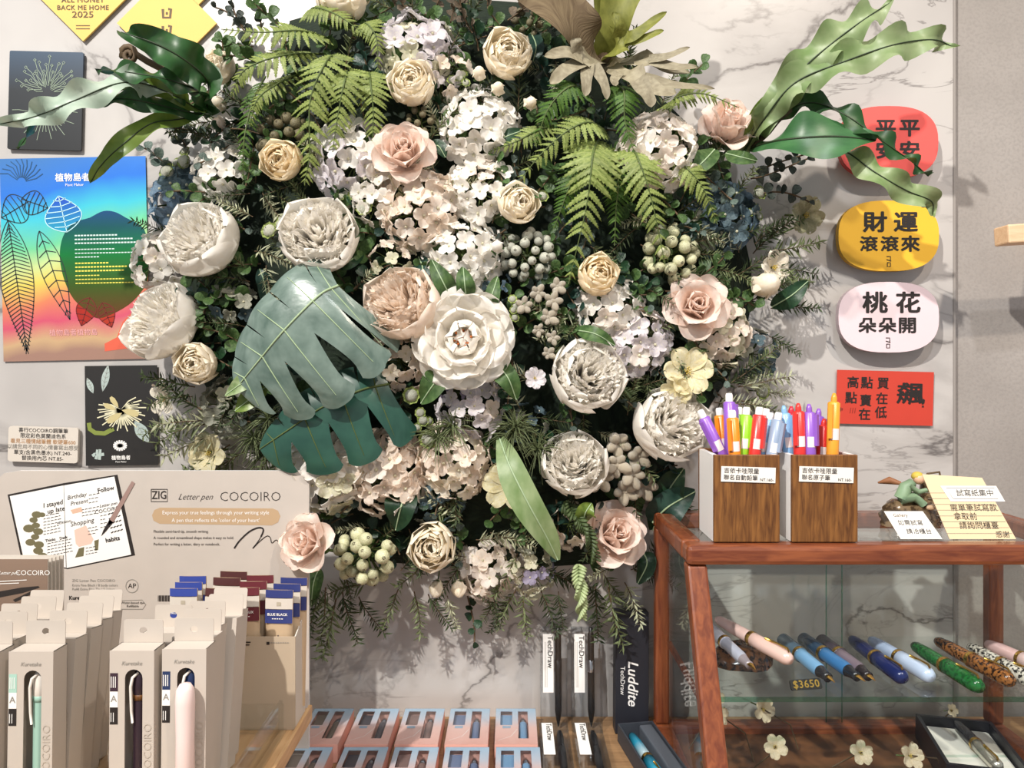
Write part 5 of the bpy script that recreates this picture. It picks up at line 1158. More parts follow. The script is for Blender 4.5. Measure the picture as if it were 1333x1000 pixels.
def cpen(base, tip, col, label, kind, clip_side=1, group=None):
    """click pen standing in a cup: from base up to the push button tip"""
    base, tip = Vector(base), Vector(tip); L = (tip-base).length; t = thing('mechanical_pencil' if kind else 'ballpoint_pen', label, 'pencil' if kind else 'pen', base, (tip-base).to_track_quat('Z', 'Y'), group); r = .0061; m = PM[col]
    build(MB().lathe([(.0006, 0), (.0012, .001), (.004, .012), (r, .016), (r, L*.45)], 14), 'grip', M['white_plastic'] if kind else m, t, None, True)
    build(MB().lathe([(r, L*.45), (r*1.05, L*.46), (r*1.05, L*.93), (r*.7, L*.94)], 14), 'barrel', m, t, None, True)
    build(MB().lathe([(r*.66, L*.93), (r*.66, L*.985), (r*.5, L), (.0003, L*1.001)] if kind else [(r*.55, L*.93), (r*.5, L*.97), (r*.25, L), (.0003, L*1.001)], 12), 'push_button', M['white_plastic'] if kind else m, t, None, True)
    lv = (tip-base).to_track_quat('Z', 'Y').inverted() @ Vector((0, -1, 0)); a0 = atan2(lv.y, lv.x); a = a0+(.75 if clip_side < 0 else -.75)
    build(MB().box((r*1.0, -.0022, L*.68), (r*1.0+.0035, .0022, L*.92), mat=RZ(a)), 'clip', m, t)
    st = MB(); st.grid([[(r*1.07*cos(b), r*1.07*sin(b), z) for b in [a0-.7+.2*i for i in range(8)]] for z in (L*.67, L*.71, L*.75)]); build(st, 'sticker', M['sticker'], t, None, True)
    return t
def pens_in(cp, specs, kind):
    for i, (px, py, col, bx, by, lab, cl) in enumerate(specs):
        b = cp+Vector((bx, .012+by*.042, .0048)); dep_d = -(b.y)-.0  # lean mostly sideways
        tip = W(px, py, -b.y-.004); cpen(b, tip, col, lab, kind, cl)
pens_in(c1, [(911, 534, 'purple', .022, .35, 'purple mechanical pencil leaning out over the white side of the cup', 3.6), (936, 531, 'orange', -.002, .75, 'orange mechanical pencil behind the leaning purple one', 3.6), (949, 512, 'purple', -.006, .45, 'tallest purple mechanical pencil in the dark wooden cup', -.6),
    (953, 534, 'orange', -.004, .05, 'orange mechanical pencil at the front of the dark wooden cup', 3.9), (962, 530, 'green', .002, .9, 'lime green mechanical pencil standing behind the others', -.8), (972, 530, 'green', -.003, .3, 'lime green mechanical pencil leaning at the front of the cup', -1.2), (989, 530, 'red', .004, .1, 'red mechanical pencil leaning against the light blue one', -1), (998, 532, 'red', .010, .8, 'red mechanical pencil behind the other red one', -1),
    (1003, 537, 'blue', .009, .35, 'light blue mechanical pencil in the dark wooden cup', -1), (1014, 537, 'greyblue', .016, .1, 'grey-blue mechanical pencil leaning towards the second cup', -1)], 1)
pens_in(c2, [(1020, 528, 'blue', -.018, .4, 'light blue ballpoint pen leaning out of the lighter cup', -.6), (1030, 529, 'crimson', -.020, .75, 'crimson ballpoint pen beside the light blue pen', 3.6), (1039, 525, 'red', -.018, .08, 'thick red ballpoint pen at the front of the lighter cup', 3.7),
    (1053, 526, 'purple', -.008, .1, 'purple ballpoint pen beside the thick red one', -.8), (1066, 532, 'purple', .000, .7, 'purple ballpoint pen showing its clip in the lighter cup', -.9), (1073, 545, 'red', .004, .4, 'short red ballpoint pen between purple and orange', -1), (1086, 512, 'lightorange', .012, .1, 'tallest orange ballpoint pen in the lighter cup', 3.6)], 0)

# ------------------------------------------------------------------ figurine, notes on the case
fg = shp(1193, 687, CT); fg.y += .012
t = thing('elf_figurine', 'small painted figurine of a green-clad child lying on a brown tree stump', 'figurine', fg)
bark = marbled('figurine_bark', '4a3a2a', '8a7458', 20); mb = MB(); rows = []
for i in range(8):
    z = .03*i/7; row = []
    for j in range(18):
        a = 2*pi*j/18; f = 1+.22*noise.noise(Vector((cos(a)*2, sin(a)*2, i*.5)))-.25*(i/7)**2; row.append((.034*f*cos(a), .018*f*sin(a), z))
    rows.append(row)
mb.grid(rows, 0, True); mb.f.append(tuple(range(7*18, 8*18))); mb.m.append(0); build(mb, 'stump', bark, t, None, True)
build(MB().lathe([(.011, .0), (.0125, .02), (.011, .042), (.012, .05), (.0005, .05)], 12, mat=TR(.026, .006, .004)), 'tree_trunk', bark, t, None, True)
build(MB().tube([(.018, -.002, .05), (.018, -.002, .06), (.032, -.002, .062), (.034, -.002, .052)], .0014, 5), 'handle_loop', M['twig'], t, None, True)
body = MB().tube([(-.018, -.012, .033), (-.012, -.012, .046), (-.004, -.012, .052)], [.0075, .0075, .005], 10); body.tube([(-.018, -.012, .033), (-.004, -.016, .036), (.006, -.016, .027)], [.007, .0055, .004], 8); body.tube([(-.017, -.010, .033), (-.002, -.010, .033), (.010, -.012, .026)], [.007, .005, .0038], 8); body.tube([(-.010, -.016, .048), (-.002, -.02, .042), (.008, -.018, .044)], [.0035, .003, .0025], 8)
build(body, 'body', plain('elf_green', '7f9a7a', .5, var=.15), t, None, True)
build(MB().ball((.002, -.013, .056), (.0062, .006, .0065), 12, 9), 'head', plain('elf_skin', 'e2b899', .5), t, None, True)
build(MB().ball((.0015, -.0115, .0585), (.0068, .0065, .0055), 12, 8), 'hair', plain('elf_hair', 'c9b04a', .6, var=.2), t, None, True)
build(MB().ball((.014, -.016, .0235), (.006, .0032, .003), 8, 6), 'foot', plain('elf_foot', 'd9b896', .5), t, None, True)
build(MB().tube([(-.040, -.004, .05), (-.028, -.006, .053), (-.016, -.008, .05)], [.001, .0045, .002], 8), 'leaf_hat', plain('elf_brown', '8a5a38', .6), t, None, True)
p = shp(1198, 704, CT); t = thing('acrylic_note_stand', 'small slanted acrylic stand holding a white handwritten note', 'note stand', p, Quaternion((1, 0, 0), -.65)); M['acrylic'] = glass('acrylic', (.96, .97, .97), .03, .05)
build(MB().plate([[(-.026, 0), (.026, 0), (.018, .036), (-.034, .036)]], .002, y0=.0007), 'acrylic_plate', M['acrylic'], t); build(MB().plate([[(-.020, .002), (.024, .002), (.014, .034), (-.028, .034)]], .0005), 'note', M['paper'], t)
text(t, 'Gallery', .0055, -.012, .029, M['brown_ink']); text(t, '如需試寫', .0068, -.004, .020, M['ink']); text(t, '請洽櫃台', .0068, .002, .010, M['ink'])
build(MB().box((-.02, .002, -.0002), (.022, .016, .0012), mat=Matrix.Rotation(.65, 4, 'X')), 'foot', M['acrylic'], t)
p = shp(1274, 702, CT); t = thing('index_card', 'cream ruled index card with handwriting leaning on the glass case', 'card', p, Quaternion((1, 0, 0), -.35))
cc = plain('card_manila', 'e6cfa8', .7, var=.03); build(MB().plate([[(-.031, 0), (.040, 0), (.018, .066), (-.047, .070)]], .0008), 'paper', cc, t)
strokes(t, 'ruled_line', [[(-.034-.0022*i*.9, .006+.0062*i), (.037-.0021*i, .006+.0062*i)] for i in range(8)], .0003, M['grey_ink'])
build(MB().plate([[(-.022, .040), (.037, .040), (.031, .057), (-.030, .057)]], .0004, y0=-.0006), 'tape_label', M['paper'], t)
strokes(t, 'label_border', [[(-.019, .043), (.030, .043), (.0285, .0545), (-.024, .0545), (-.019, .043)]], .0005, M['grey_ink'], y=-.0008)
text(t, '試寫紙集中', .0082, .006, .0487, M['ink'], y=-.0009)
for s, x, z in (('需單筆試寫款', -.024, .033), ('拿取前', -.022, .0235), ('請詢問櫃臺', -.018, .014)): text(t, s, .0085, x, z, M['ink'], align='LEFT', y=-.0003)
text(t, '感謝', .0075, .034, .0045, M['ink'], y=-.0003, align='RIGHT')
build(MB().box((-.02, .002, -.0001), (.03, .022, .003), mat=Matrix.Rotation(.35, 4, 'X')), 'stand', M['acrylic'], t)

# ------------------------------------------------------------------ pen display stand on the counter (platform, backdrop)
DZ = HC-.345; XR = -.205; BD = .13; BZ = TZ+.0006; BR = .262
M['platform'] = wood('platform_wood', 'b98f62', 'd4ae80', .45, (30, 4, 30))
st = thing('display_platform', 'light wooden platform carrying the pen boxes and the printed backdrop', 'display stand', (-.45, -.4, TZ))
bevel(build(MB().box((-.27, -.14, DZ-TZ-.012), (.45+XR, .145, DZ-TZ)), 'platform_board', M['platform'], st), .002)
build(MB().box((-.26, -.13, .0005), (.45+XR-.13, .13, DZ-TZ-.0122)), 'platform_base', M['platform'], st)
bevel(build(MB().box((.45+XR+.0002, -.14, DZ-TZ-.012), (.45+XR+.004, .145, DZ-TZ+.003)), 'edge_strip', M['platform'], st), .001)
kb = S(1, BD); bx0, bx1, bz1 = W(-8, 0, BD).x, W(402, 0, BD).x, W(0, 613, BD).z
t = thing('printed_display_board', 'beige printed backdrop with open notebook picture and pen advertising', 'display board', ((bx0+bx1)/2, -BD, BZ))
bw = (bx1-bx0)/2; bh = bz1-BZ
build(MB().plate([[(-bw, .0005), (bw, .0005), (bw, bh), (-bw+.03, bh), (-bw+.012, bh-.003), (-bw+.003, bh-.011), (-bw, bh-.025)]], .004, 0, 0, 1), 'board', [plain('crumpled_beige', 'c0b7ae', .7, var=.07, nscale=30, nstr=.35), M['cup_white']], t)
def bp(x, y): p = W(x, y, BD); return (p.x-(bx0+bx1)/2, p.z-BZ)
def flat(pts, name, mat, y=-.0002): return build(MB().plate([[bp(*q) for q in pts]], .0001, y0=y), name, mat, t)
flat([(10,644),(83,629),(153,618),(176,723),(88,741),(28,728)], 'notebook_cover', M['ink'], -.0002)
flat([(13,646),(83,632),(86,739),(31,727)], 'notebook_page', M['white_ink'], -.0004); flat([(83.5,632),(149,620.5),(171,722),(87,739.5)], 'notebook_page', M['white_ink'], -.0004)
TL = -.20
def bt(s, size, x, y, mat=M['ink'], rot=TL, **k): return text(t, s, size*kb, *bp(x, y), mat, y=-.0007, rot=rot, **k)
bt('I stayed', 8.5, 69, 656, bold=.01, shear=.2); bt('up late', 8.5, 73, 664, bold=.01, shear=.2); bt('Birthday', 7.5, 100, 646, shear=.3); bt('Present', 7.5, 103, 654, shear=.3)
bt('Follow', 8, 138, 637, bold=.02); bt('Shopping', 8.5, 107, 680, shear=.2); bt('habits', 8, 147, 702, bold=.03); bt('Letter pen', 5.5, 141, 657, shear=.4); bt('COCOIRO', 7, 140, 664)
bt('Thinks', 5, 66, 703, bold=.02); bt('Desk', 5, 83, 700, bold=.02); bt('MORNING', 4, 84, 680)
sc = []
for (x0, x1, ys) in ((57, 78, [672, 676, 680, 684, 688, 692, 696]), (62, 92, [708, 712, 716, 720, 724]), (107, 126, [664, 668, 672]), (115, 125, [688, 692, 696]), (131, 138, [672, 677, 682, 687]), (112, 124, [714, 718, 722]), (116, 128, [645, 650, 655])):
    rn = random.Random(x0)
    for y in ys:
        x = x0
        while x < x1:
            l = rn.uniform(2, 4.5); sc.append([bp(x, y-(x-x0)*.2), bp(x+l*.5, y-.7-(x-x0)*.2), bp(x+l, y-(x+l-x0)*.2)]); x += l+1.2
strokes(t, 'handwriting', sc, .00075, M['ink'], y=-.0006)
strokes(t, 'brush_marks', [([bp(141+4*i+j, 670+6*j-1.1*i), bp(144+4*i+j, 668+6*j-1.1*i)], .0013) for i in range(4) for j in range(5)], .0013, M['ink'], y=-.0006)
ct_ = plain('print_khaki', '6e684a', .6)
for i, (x, y, r) in enumerate([(48,670,6),(44,677,5),(47,684,5),(38,688,7),(50,692,6),(46,699,5),(40,706,6),(51,709,6),(50,717,6),(56,724,6),(55,670,4)]):
    flat([(x+r*cos(a)*1.1, y+r*.75*sin(a)) for a in [k*pi/6 for k in range(12)]], 'printed_plant', ct_, -.0005-.00002*i)
flat([(97,690),(112,684),(122,702),(119,708),(103,712),(99,708)], 'printed_bag', plain('print_pink', 'e6c4b4', .6), -.0005); flat([(92,664),(106,660),(108,666),(95,669)], 'printed_candy', plain('print_peach', 'd9b49c', .6), -.0005)
flat([(123,704),(129,702),(128,716),(124,717)], 'printed_bottle', ct_, -.0005); flat([(103,714),(110,712),(109,724),(98,726)], 'printed_boot', ct_, -.0005)
mv = plain('print_mauve', '9b8078', .5); flat([(172,626),(176,629),(148,680),(141,684),(143,676)], 'printed_pen', mv, -.0008); flat([(143,676),(148,680),(138,692),(132,698),(135,690)], 'printed_pen_tip', M['ink'], -.0008)
strokes(t, 'logo_frame', [[bp(197,637), bp(218,637), bp(218,653), bp(197,653), bp(197,637)]], .0009, M['ink']); text(t, 'ZIG', 15*kb, *bp(207.5, 645), M['ink'], bold=.01, sx=.8, y=-.0004)
text(t, 'Letter pen', 11.5*kb, *bp(254, 647), M['ink'], shear=.5, sx=.92, y=-.0004, bold=-.012); text(t, 'COCOIRO', 17.5*kb, *bp(326, 647), M['ink'], sx=.97, y=-.0004, bold=-.018)
flat([(208,661),(355,662),(362,665),(365,672),(362,680),(354,684),(208,682),(200,678),(198,671),(201,664)], 'tan_banner', plain('print_tan', 'b99d7c', .6)); 
text(t, 'Express your true feelings through your writing style', 7.0*kb, *bp(281, 667.5), M['white_ink'], y=-.0005, sx=.93); text(t, "A pen that reflects the 'color of your heart'", 7.0*kb, *bp(281, 677.5), M['white_ink'], y=-.0005, sx=.93)
for i, s in enumerate(('Flexible semi-hard tip, smooth writing.', 'A rounded and streamlined shape makes it easy to hold.', 'Perfect for writing a letter, diary or notebook.')): text(t, s, 5.0*kb, *bp(200, 692+8.3*i), M['ink'], align='LEFT', y=-.0004, sx=.92)
q = catmull([Vector((*bp(*p), 0)) for p in [(305,714),(312,704),(325,692),(337,687),(343,690),(338,702),(329,714),(337,706),(347,698),(352,700),(354,707),(360,703),(366,710)]], 48); strokes(t, 'ink_squiggle', [([(v.x, v.y) for v in q[:20]], .0019), ([(v.x, v.y) for v in q[19:]], .0010)], .001, M['ink'], y=-.0004)
flat([(366,710),(374,698),(402,676),(402,690),(378,708)], 'printed_brush_pen', M['ink'])
text(t, 'ZIG Letter Pen COCOIRO', 5*kb, *bp(94, 756), M['grey_ink'], align='LEFT', y=-.0004); text(t, 'Extra Fine Black / 8 body colors', 4.6*kb, *bp(94, 762), M['grey_ink'], align='LEFT', y=-.0004); text(t, 'Refill Extra Fine Tip / 5 colors', 4.6*kb, *bp(94, 767), M['grey_ink'], align='LEFT', y=-.0004)
strokes(t, 'seal_ring', [[bp(172+8*cos(a), 763+8.5*sin(a)) for a in [k*pi/12 for k in range(25)]]], .0007, M['grey_ink']); text(t, 'AP', 9*kb, *bp(172, 763), M['ink'], y=-.0004)
text(t, 'Kuretake', 7*kb, *bp(103, 778.5), M['ink'], bold=.03, y=-.0004); strokes(t, 'label_pill', [[bp(158,782), bp(185,781), bp(190,787), bp(186,793), bp(158,793)]], .0007, M['grey_ink']); text(t, 'Water-based dye\nRefillable', 4.4*kb, *bp(173, 787), M['ink'], y=-.0004)
strokes(t, 'barcode', [([bp(206+1.3*i, 775), bp(206+1.3*i, 783)], .0004+.0003*(i % 3)) for i in range(12)], .0005, M['ink'])

# brochures
for i in range(5):
    dd = BR+.028-.0048*i; x1 = W(62+5*i, 0, dd).x; z1 = W(0, 728-1.2*i, dd).z
    b = thing('brochure', 'dark brown brochure with white lettering standing before the backdrop' if i == 0 else 'brochure edge in the stack behind the dark brown brochure', 'brochure', (x1, -dd, DZ), None, None if i == 0 else 'brochures in the stack')
    build(MB().plate([rect(-.10, .0005, 0, z1-DZ)], .0016, 0, 0, 1), 'cover', [gradient('brochure_brown', 'Z', [(0, 'a08a78'), (.5, '6e5a4c'), (1, '8a7464')], .5) if i == 0 else M['cream_card'], M['cream_card']], b)
    if i == 0:
        kk = S(1, dd); L = lambda x, y: (W(x, y, dd).x-x1, W(x, y, dd).z-DZ)
        text(b, 'COCOIRO', 9.5*kk, *L(43, 746), M['white_ink']); text(b, 'Letter pen', 6*kk, *L(11, 746), M['white_ink'], shear=.5)
        strokes(b, 'printed_text', [[L(0, 757), L(35, 755)], [L(0, 760), L(25, 759)]], .0007, M['white_ink'])
        build(MB().plate([[L(-6, 771), L(0, 770), L(28, 765), L(50, 763), L(52, 765), L(30, 772), L(-6, 779)]], .0001, y0=-.0002), 'printed_pen', M['ink'], b); build(MB().plate([[L(17, 781), L(40, 770), L(44, 772), L(20, 784)]], .0001, y0=-.0002), 'printed_pen', M['ink'], b)

# boxed pens
bw2, bd2, bh2 = .017, .018, .123
def stadium(x, z0, z1, r, n=8): return [(x+r*cos(a), z1+r*sin(a)) for a in [pi*k/n for k in range(n+1)]]+[(x+r*cos(a), z0+r*sin(a)) for a in [pi+pi*k/n for k in range(n+1)]]
M['carton'] = plain('carton_beige', 'c3b9ae', .6, var=.03, nscale=60, nstr=.05)
sh_ = MB()
for lo, hi in (((-bw2, .0006, 0), (-bw2+.0006, bd2, bh2)), ((bw2-.0006, .0006, 0), (bw2, bd2, bh2)), ((-bw2, bd2-.0006, 0), (bw2, bd2, bh2)), ((-bw2, .0006, 0), (bw2, bd2, .0006)), ((-bw2, .0006, bh2-.0006), (bw2, bd2, bh2))): sh_.box(lo, hi)
CARTON = sh_.mesh('carton', M['carton'], False)
FRONT = MB().plate([rect(-bw2, 0, bw2, bh2), stadium(.0015, .03, bh2-.021, .0068)], .0006).mesh('front_panel', M['carton'], False)
TAB = MB().plate([rect(-.0155, bh2-.001, .0155, bh2+.018, .002), [(.003*cos(a), bh2+.0095+.0026*sin(a)) for a in [k*pi/8 for k in range(16)]]], .0005, y0=bd2-.0004).mesh('hang_tab', M['carton'], False)
ROWS = [[(-9,823,.02),(11,812,.08),(25,803,.12),(50,796,.16),(61,787,.2)], [(60,822,.02),(89,811,.10),(110,801,.16),(125,793,.2),(137,786,.22)], [(187,821,.01),(226,800,.06)], [(253,819,.02),(264,811,.08),(270,805,.12),(294,796,.18),(300,788,.2)]]
COLS = [('mint', 'a9cfc0', 'a9cfc0'), ('mint', 'a9cfc0', '9fc4b4'), ('plum', '3a2733', '31222c'), ('navy', '24355c', '24355c')]
WORDS = ['outermost row', 'row holding the mint green pen', 'row holding the dark plum pen', 'row behind the pink tester pen']
tipz = plain('clip_cream', 'e9e2d8', .35)
for r_, row in enumerate(ROWS):
    for i, (px, py, lean) in enumerate(row):
        zt = .0032+(bh2+.009)*cos(lean)-bd2*sin(lean)*0; dep = (HC-DZ-zt)*FPX/(py-HOR); y = dep-1.0
        by = y-bd2*cos(lean)-(bh2+.009)*sin(lean)
        if i: by = max(by, pby+bd2/cos(plean)+.0006); lean = max(lean, plean)
        pby, plean = by, lean; X = (px-666.5)/FPX*(1+by+bd2*cos(lean)+(bh2+.009)*sin(lean))
        lab = ('front', 'second', 'third', 'fourth', 'rearmost')[i]+' beige pen box in the '+WORDS[r_]
        b = thing('pen_box', lab, 'box', (X, by, DZ+.0032), Quaternion((1, 0, 0), -lean), None if i == 0 else 'boxed pens')
        obj('carton', CARTON, b); obj('front_panel', FRONT, b); obj('hang_tab', TAB, b)
        if i < 2:
            for z0, z1, m in ((bh2-.031, bh2-.017, plain('label_'+COLS[r_][0], COLS[r_][1], .5)), (bh2-.043, bh2-.031, M['white_ink']), (bh2-.056, bh2-.043, M['ink'])):
                build(MB().plate([rect(-.0165, z0, -.0105, z1)], .0001, y0=-.0002), 'label_block', m, b)
            text(b, 'A', .007, -.0135, bh2-.0365, M['grey_ink'], y=-.0005); text(b, 'Kuretake', .0042, 0, bh2-.0095, M['grey_ink'], shear=.3)
            text(b, 'COCOIRO', .0085, .0127, bh2-.075, plain('emboss_grey', 'bdb3a6', .5), rot=-pi/2, bold=-.01)
            strokes(b, 'label_print', [([(-.0155+.0016*k, bh2-.0195), (-.0155+.0016*k, bh2-.028)], .0006) for k in range(3)]+[([(-.0155+.0018*k, bh2-.047), (-.0155+.0018*k, bh2-.054)], .0005) for k in range(2)], .0006, M['white_ink'])
        if i == 0:
            c = plain('pen_'+COLS[r_][0], COLS[r_][2], .35)
            p = thing('letter_pen', COLS[r_][0]+' pen seen through the window of the '+('front box' if r_ else 'outermost front box')+(' beside the tester pen' if r_ == 3 else ''), 'pen', Vector((X, by, DZ+.0032))+Quaternion((1, 0, 0), -lean) @ Vector((.0025, .009, .001)), Quaternion((1, 0, 0), -lean))
            build(MB().lathe([(.001, 0), (.0042, .004), (.0052, .03), (.0052, .082)], 14), 'barrel', c, p, None, True); build(MB().lathe([(.0053, .086), (.0056, .0865), (.0054, .100), (.0035, .105), (.0004, .1055)], 14), 'cap', tipz if r_ == 1 else c, p, None, True)
            build(MB().lathe([(.0052, .082), (.0056, .0821), (.0056, .0865), (.0052, .0866)], 14), 'ring', M['cup_wood'] if r_ != 1 else c, p, None, True)
            build(MB().tube([(.0, -.004, .1035), (-.003, -.0068, .1005), (-.0042, -.0072, .094), (-.0038, -.0068, .075), (-.003, -.0066, .066)], [.001, .0012, .0012, .0011, .0009], 6), 'clip', tipz, p, None, True)
# tester pen and acrylic tray
tp = W(241, 986, .44); t = thing('tester_pen', 'pale pink round-capped tester pen standing in front of the navy pen box', 'pen', (tp.x, tp.y, DZ+.0033))
pk = plain('tester_pink', 'f1d9d4', .4); zt = W(241, 889, .44).z-DZ-.0033; r = .0068
build(MB().lathe([(r*.9, 0), (r*.95, zt*.30)], 18), 'barrel', pk, t, None, True); build(MB().lathe([(r, zt*.305), (r*1.02, zt*.31), (r*.97, zt*.6), (r*1.05, zt*.85), (r*.95, zt*.95), (r*.6, zt*.99), (.0003, zt)], 18), 'cap', pk, t, None, True)
build(MB().lathe([(r*.97, zt*.30), (r*.985, zt*.3005), (r*.985, zt*.305), (r*.97, zt*.3055)], 18), 'seam', M['grey_ink'], t, None, True); build(MB().lathe([(r*1.05, .0), (r*1.6, 0), (r*1.6, .028), (r*1.05, .028)], 18), 'holder', M['acrylic'], t)
t = thing('acrylic_tray', 'clear acrylic tray with dividers around the boxed pens', 'tray', (-.45, -.4, DZ)); y0, y1 = -.075, .085
build(MB().box((-.27, y0, .0003), (.238, y1+.012, .0028)), 'base_plate', M['acrylic'], t)
build(MB().box((-.27, y0, .003), (.238, y0+.0025, .052)), 'front_lip', M['acrylic'], t)
for x, h in ((.235, .035), (.165, .035), (.065, .04)): build(MB().box((x, y0+.003, .003), (x+.0025, y1, h)), 'divider', M['acrylic'], t)
build(MB().box((-.27, y1, .003), (.238, y1+.0025, .03)), 'back_wall', M['acrylic'], t)

# refill carton and refill pouches
rx0, rx1, ryf, ryb = W(212, 0, .30).x, XR+.0005, -.302, -.268; hz = .088
t = thing('refill_carton', 'open beige carton holding the rows of refill pouches', 'carton', ((rx0+rx1)/2, ryf, DZ+.0003)); hw = (rx1-rx0)/2; dpt = ryb-ryf
build(MB().plate([rect(-hw, 0, hw, hz)], .001), 'front_panel', plain('carton_kraft', 'b8a791', .6, var=.05, nscale=50, nstr=.1), t); build(MB().plate([rect(-hw, 0, hw, hz+.01)], .001, y0=dpt-.001), 'back_panel', M['cream_card'], t)
for s in (-1, 1):
    mb = MB(); x = s*hw; mb.v = [(x-e*s*.001, y, z) for e in (0, 1) for y, z in ((.001, 0), (dpt-.001, 0), (dpt-.001, hz+.012), (.001, hz))]; mb.f = [(0,1,2,3),(7,6,5,4),(0,4,5,1),(1,5,6,2),(2,6,7,3),(3,7,4,0)]; mb.m = [0]*6; build(mb, 'side_panel', M['cream_card'], t)
build(MB().box((-hw+.001, .001, 0), (hw-.001, dpt-.001, .001)), 'base_panel', M['cream_card'], t)
kk = S(1, .30); strokes(t, 'printed_dot', [([(hw-.027, hz-.006), (hw-.0242, hz-.006)], .0028)], .0028, M['ink']); strokes(t, 'printed_caption', [[(hw-.023+.0022*k, hz-.0055), (hw-.0215+.0022*k, hz-.0055)] for k in range(8)], .0007, M['grey_ink']); strokes(t, 'printed_mark', [([(hw-.048, hz-.005), (hw-.042, hz-.005)], .001), ([(hw-.048, hz-.0075), (hw-.043, hz-.0075)], .001)], .001, M['ink'])
pw = .0128
pou = MB(); rows = []
for i in range(9):
    z = .125*i/8; th = .0024*sin(pi*i/8)**.5+.0002; rows.append([(pw*u, -th*(1-u**4), z) for u in (-1, -.6, 0, .6, 1)]+[(pw*u, th*(1-u**4)+.0002, z) for u in (1, .6, 0, -.6, -1)])
POUCH = pou.grid(rows, 0, True).mesh('pouch', plain('pouch_kraft', 'c2a98a', .45, var=.04), True)
def band(z0, z1, y): return MB().grid([[(pw*u*1.01, y+.0008*abs(u)**3, z) for u in (-1, -.6, 0, .6, 1)] for z in (z0, z1)])
NAMES = [('royal blue', '3b4d9e'), ('dark brown', '553232'), ('burgundy', '6b3038'), ('navy blue', '36407a')]
for c, (nm, hx) in enumerate(NAMES):
    m = plain('pouch_'+nm.replace(' ', '_'), hx, .35)
    for j in range(3):
        px = (240, 281, 322, 361)[c]+9*j*(1 if c else .6)+(0 if j == 0 else 1); dd = .2965-.0095*j; zt = W(0, (766, 766, 765, 768)[c]-8*j-(6 if j and c == 1 else 0), dd).z; p = W(px, 0, dd)
        b = thing('refill_pouch', ('front ', 'middle ', 'rear ')[j]+nm+' banded refill pouch in the carton', 'pouch', (p.x, -dd, zt-.125), Quaternion((0, 1, 0), (.0, .03, -.01, 0.02)[c]), 'refill pouches')
        obj('pouch', POUCH, b); build(band(.118, .1255, -.0026), 'header_strip', m, b); build(band(.094, .107, -.0029), 'colour_band', m, b); build(band(.1075, .1175, -.0028), 'white_band', M['cream_card'], b)
        if j == 0:
            text(b, ('ROYAL BLUE', 'BROWN', 'BORDEAUX', 'BLUE BLACK')[c], .0034, -.001, .1025, M['white_ink'], y=-.0033, bold=.02); strokes(b, 'band_caption', [[(-.006+.0022*k, .0985), (-.0045+.0022*k, .0985)] for k in range(5)], .0008, M['white_ink'], y=-.0033); strokes(b, 'round_mark', [([(-.002, .1125), (.002, .1125)], .0035)], .0035, plain('mark_grey', 'b5ab98', .6), y=-.0031)
            build(MB().plate([[(-.0028, .05), (.0028, .05), (.0028, .068), (.0022, .074), (.0004, .083), (-.0004, .083), (-.0022, .074), (-.0028, .068)]], .0001, y0=-.0030), 'printed_nib', plain('print_ink_'+nm.replace(' ', '_'), '3a3444', .5), b)

# ------------------------------------------------------------------ gift sets, clear cases and boxes on the counter
M['clearplastic'] = glass('clear_plastic', (.95, .96, .97), .04, .03); pinkblue = gradient('set_pink_to_blue', 'Z', [(0, 'e9b3a4'), (.45, 'ecc4b8'), (.7, 'c9cfd9'), (1, 'a9c8dd')], .4)
gw, gl, gh = .0515, .092, .022
def giftset(x, yfront, label, col, tip, group=None, z=TZ+.0006, parts=True):
    q = Quaternion((1, 0, 0), -pi/2)          # local Z runs away from the viewer, local -Y points up
    t = thing('pencil_gift_set', label, 'gift set', (x, yfront, z), q, group)
    u0, u1 = -gw/2, gw/2; H = -gh             # y=-gh is the top face
    build(MB().plate([rect(u0, 0, u1, gl), rect(u0+.006, gl*.52, u0+.021, gl*.93, .001), rect(u0+.0285, gl*.16, u0+.041, gl*.93, .0012)], .0008, y0=H), 'lid', pinkblue, t)
    for lo, hi in (((u0, H+.0008, 0), (u1, -.0002, .0008)), ((u0, H+.0008, gl-.0008), (u1, -.0002, gl)), ((u0, H+.0008, .0008), (u0+.0008, -.0002, gl-.0008)), ((u1-.0008, H+.0008, .0008), (u1, -.0002, gl-.0008)), ((u0, -.001, .0008), (u1, -.0002, gl-.0008))): build(MB().box(lo, hi), 'box_side', plain('set_pink_side', 'e6b4a6', .45), t)
    build(MB().box((u0+.0055, H+.006, gl*.51), (u0+.0215, -.004, gl*.94)), 'eraser', col, t); build(MB().lathe([(.0005, gl*.17), (.0045, gl*.18), (.0055, gl*.24), (.0055, gl*.72)], 14, mat=TR(u0+.0348, H+.010, 0)), 'pencil', col, t, None, True)
    build(MB().lathe([(.0052, gl*.72), (.0052, gl*.80), (.004, gl*.84), (.002, gl*.92)], 14, mat=TR(u0+.0348, H+.010, 0)), 'pencil_tip', M['steel'], t, None, True)
    build(MB().plate([rect(u0-.0006, -.0004, u1+.0006, gl+.0004)], .0003, y0=H-.0006), 'film', M['clearplastic'], t)
    strokes(t, 'printed_badge', [([(u0+.009, gl*.46), (u0+.019, gl*.46)], .006)], .006, plain('badge_blue', '9fb4c6', .5), y=H-.0002)
    strokes(t, 'printed_swash', [[(u0+.004, gl*.1), (u0+.02, gl*.22), (u0+.027, gl*.4)]], .0006, M['white_ink'], y=H-.0002)
GC = [('taupe grey', '776a5e'), ('charcoal', '4d4a50'), ('mauve brown', '8a6f68'), ('slate blue', '6f7f9e'), ('light blue', '7ea6c8')]
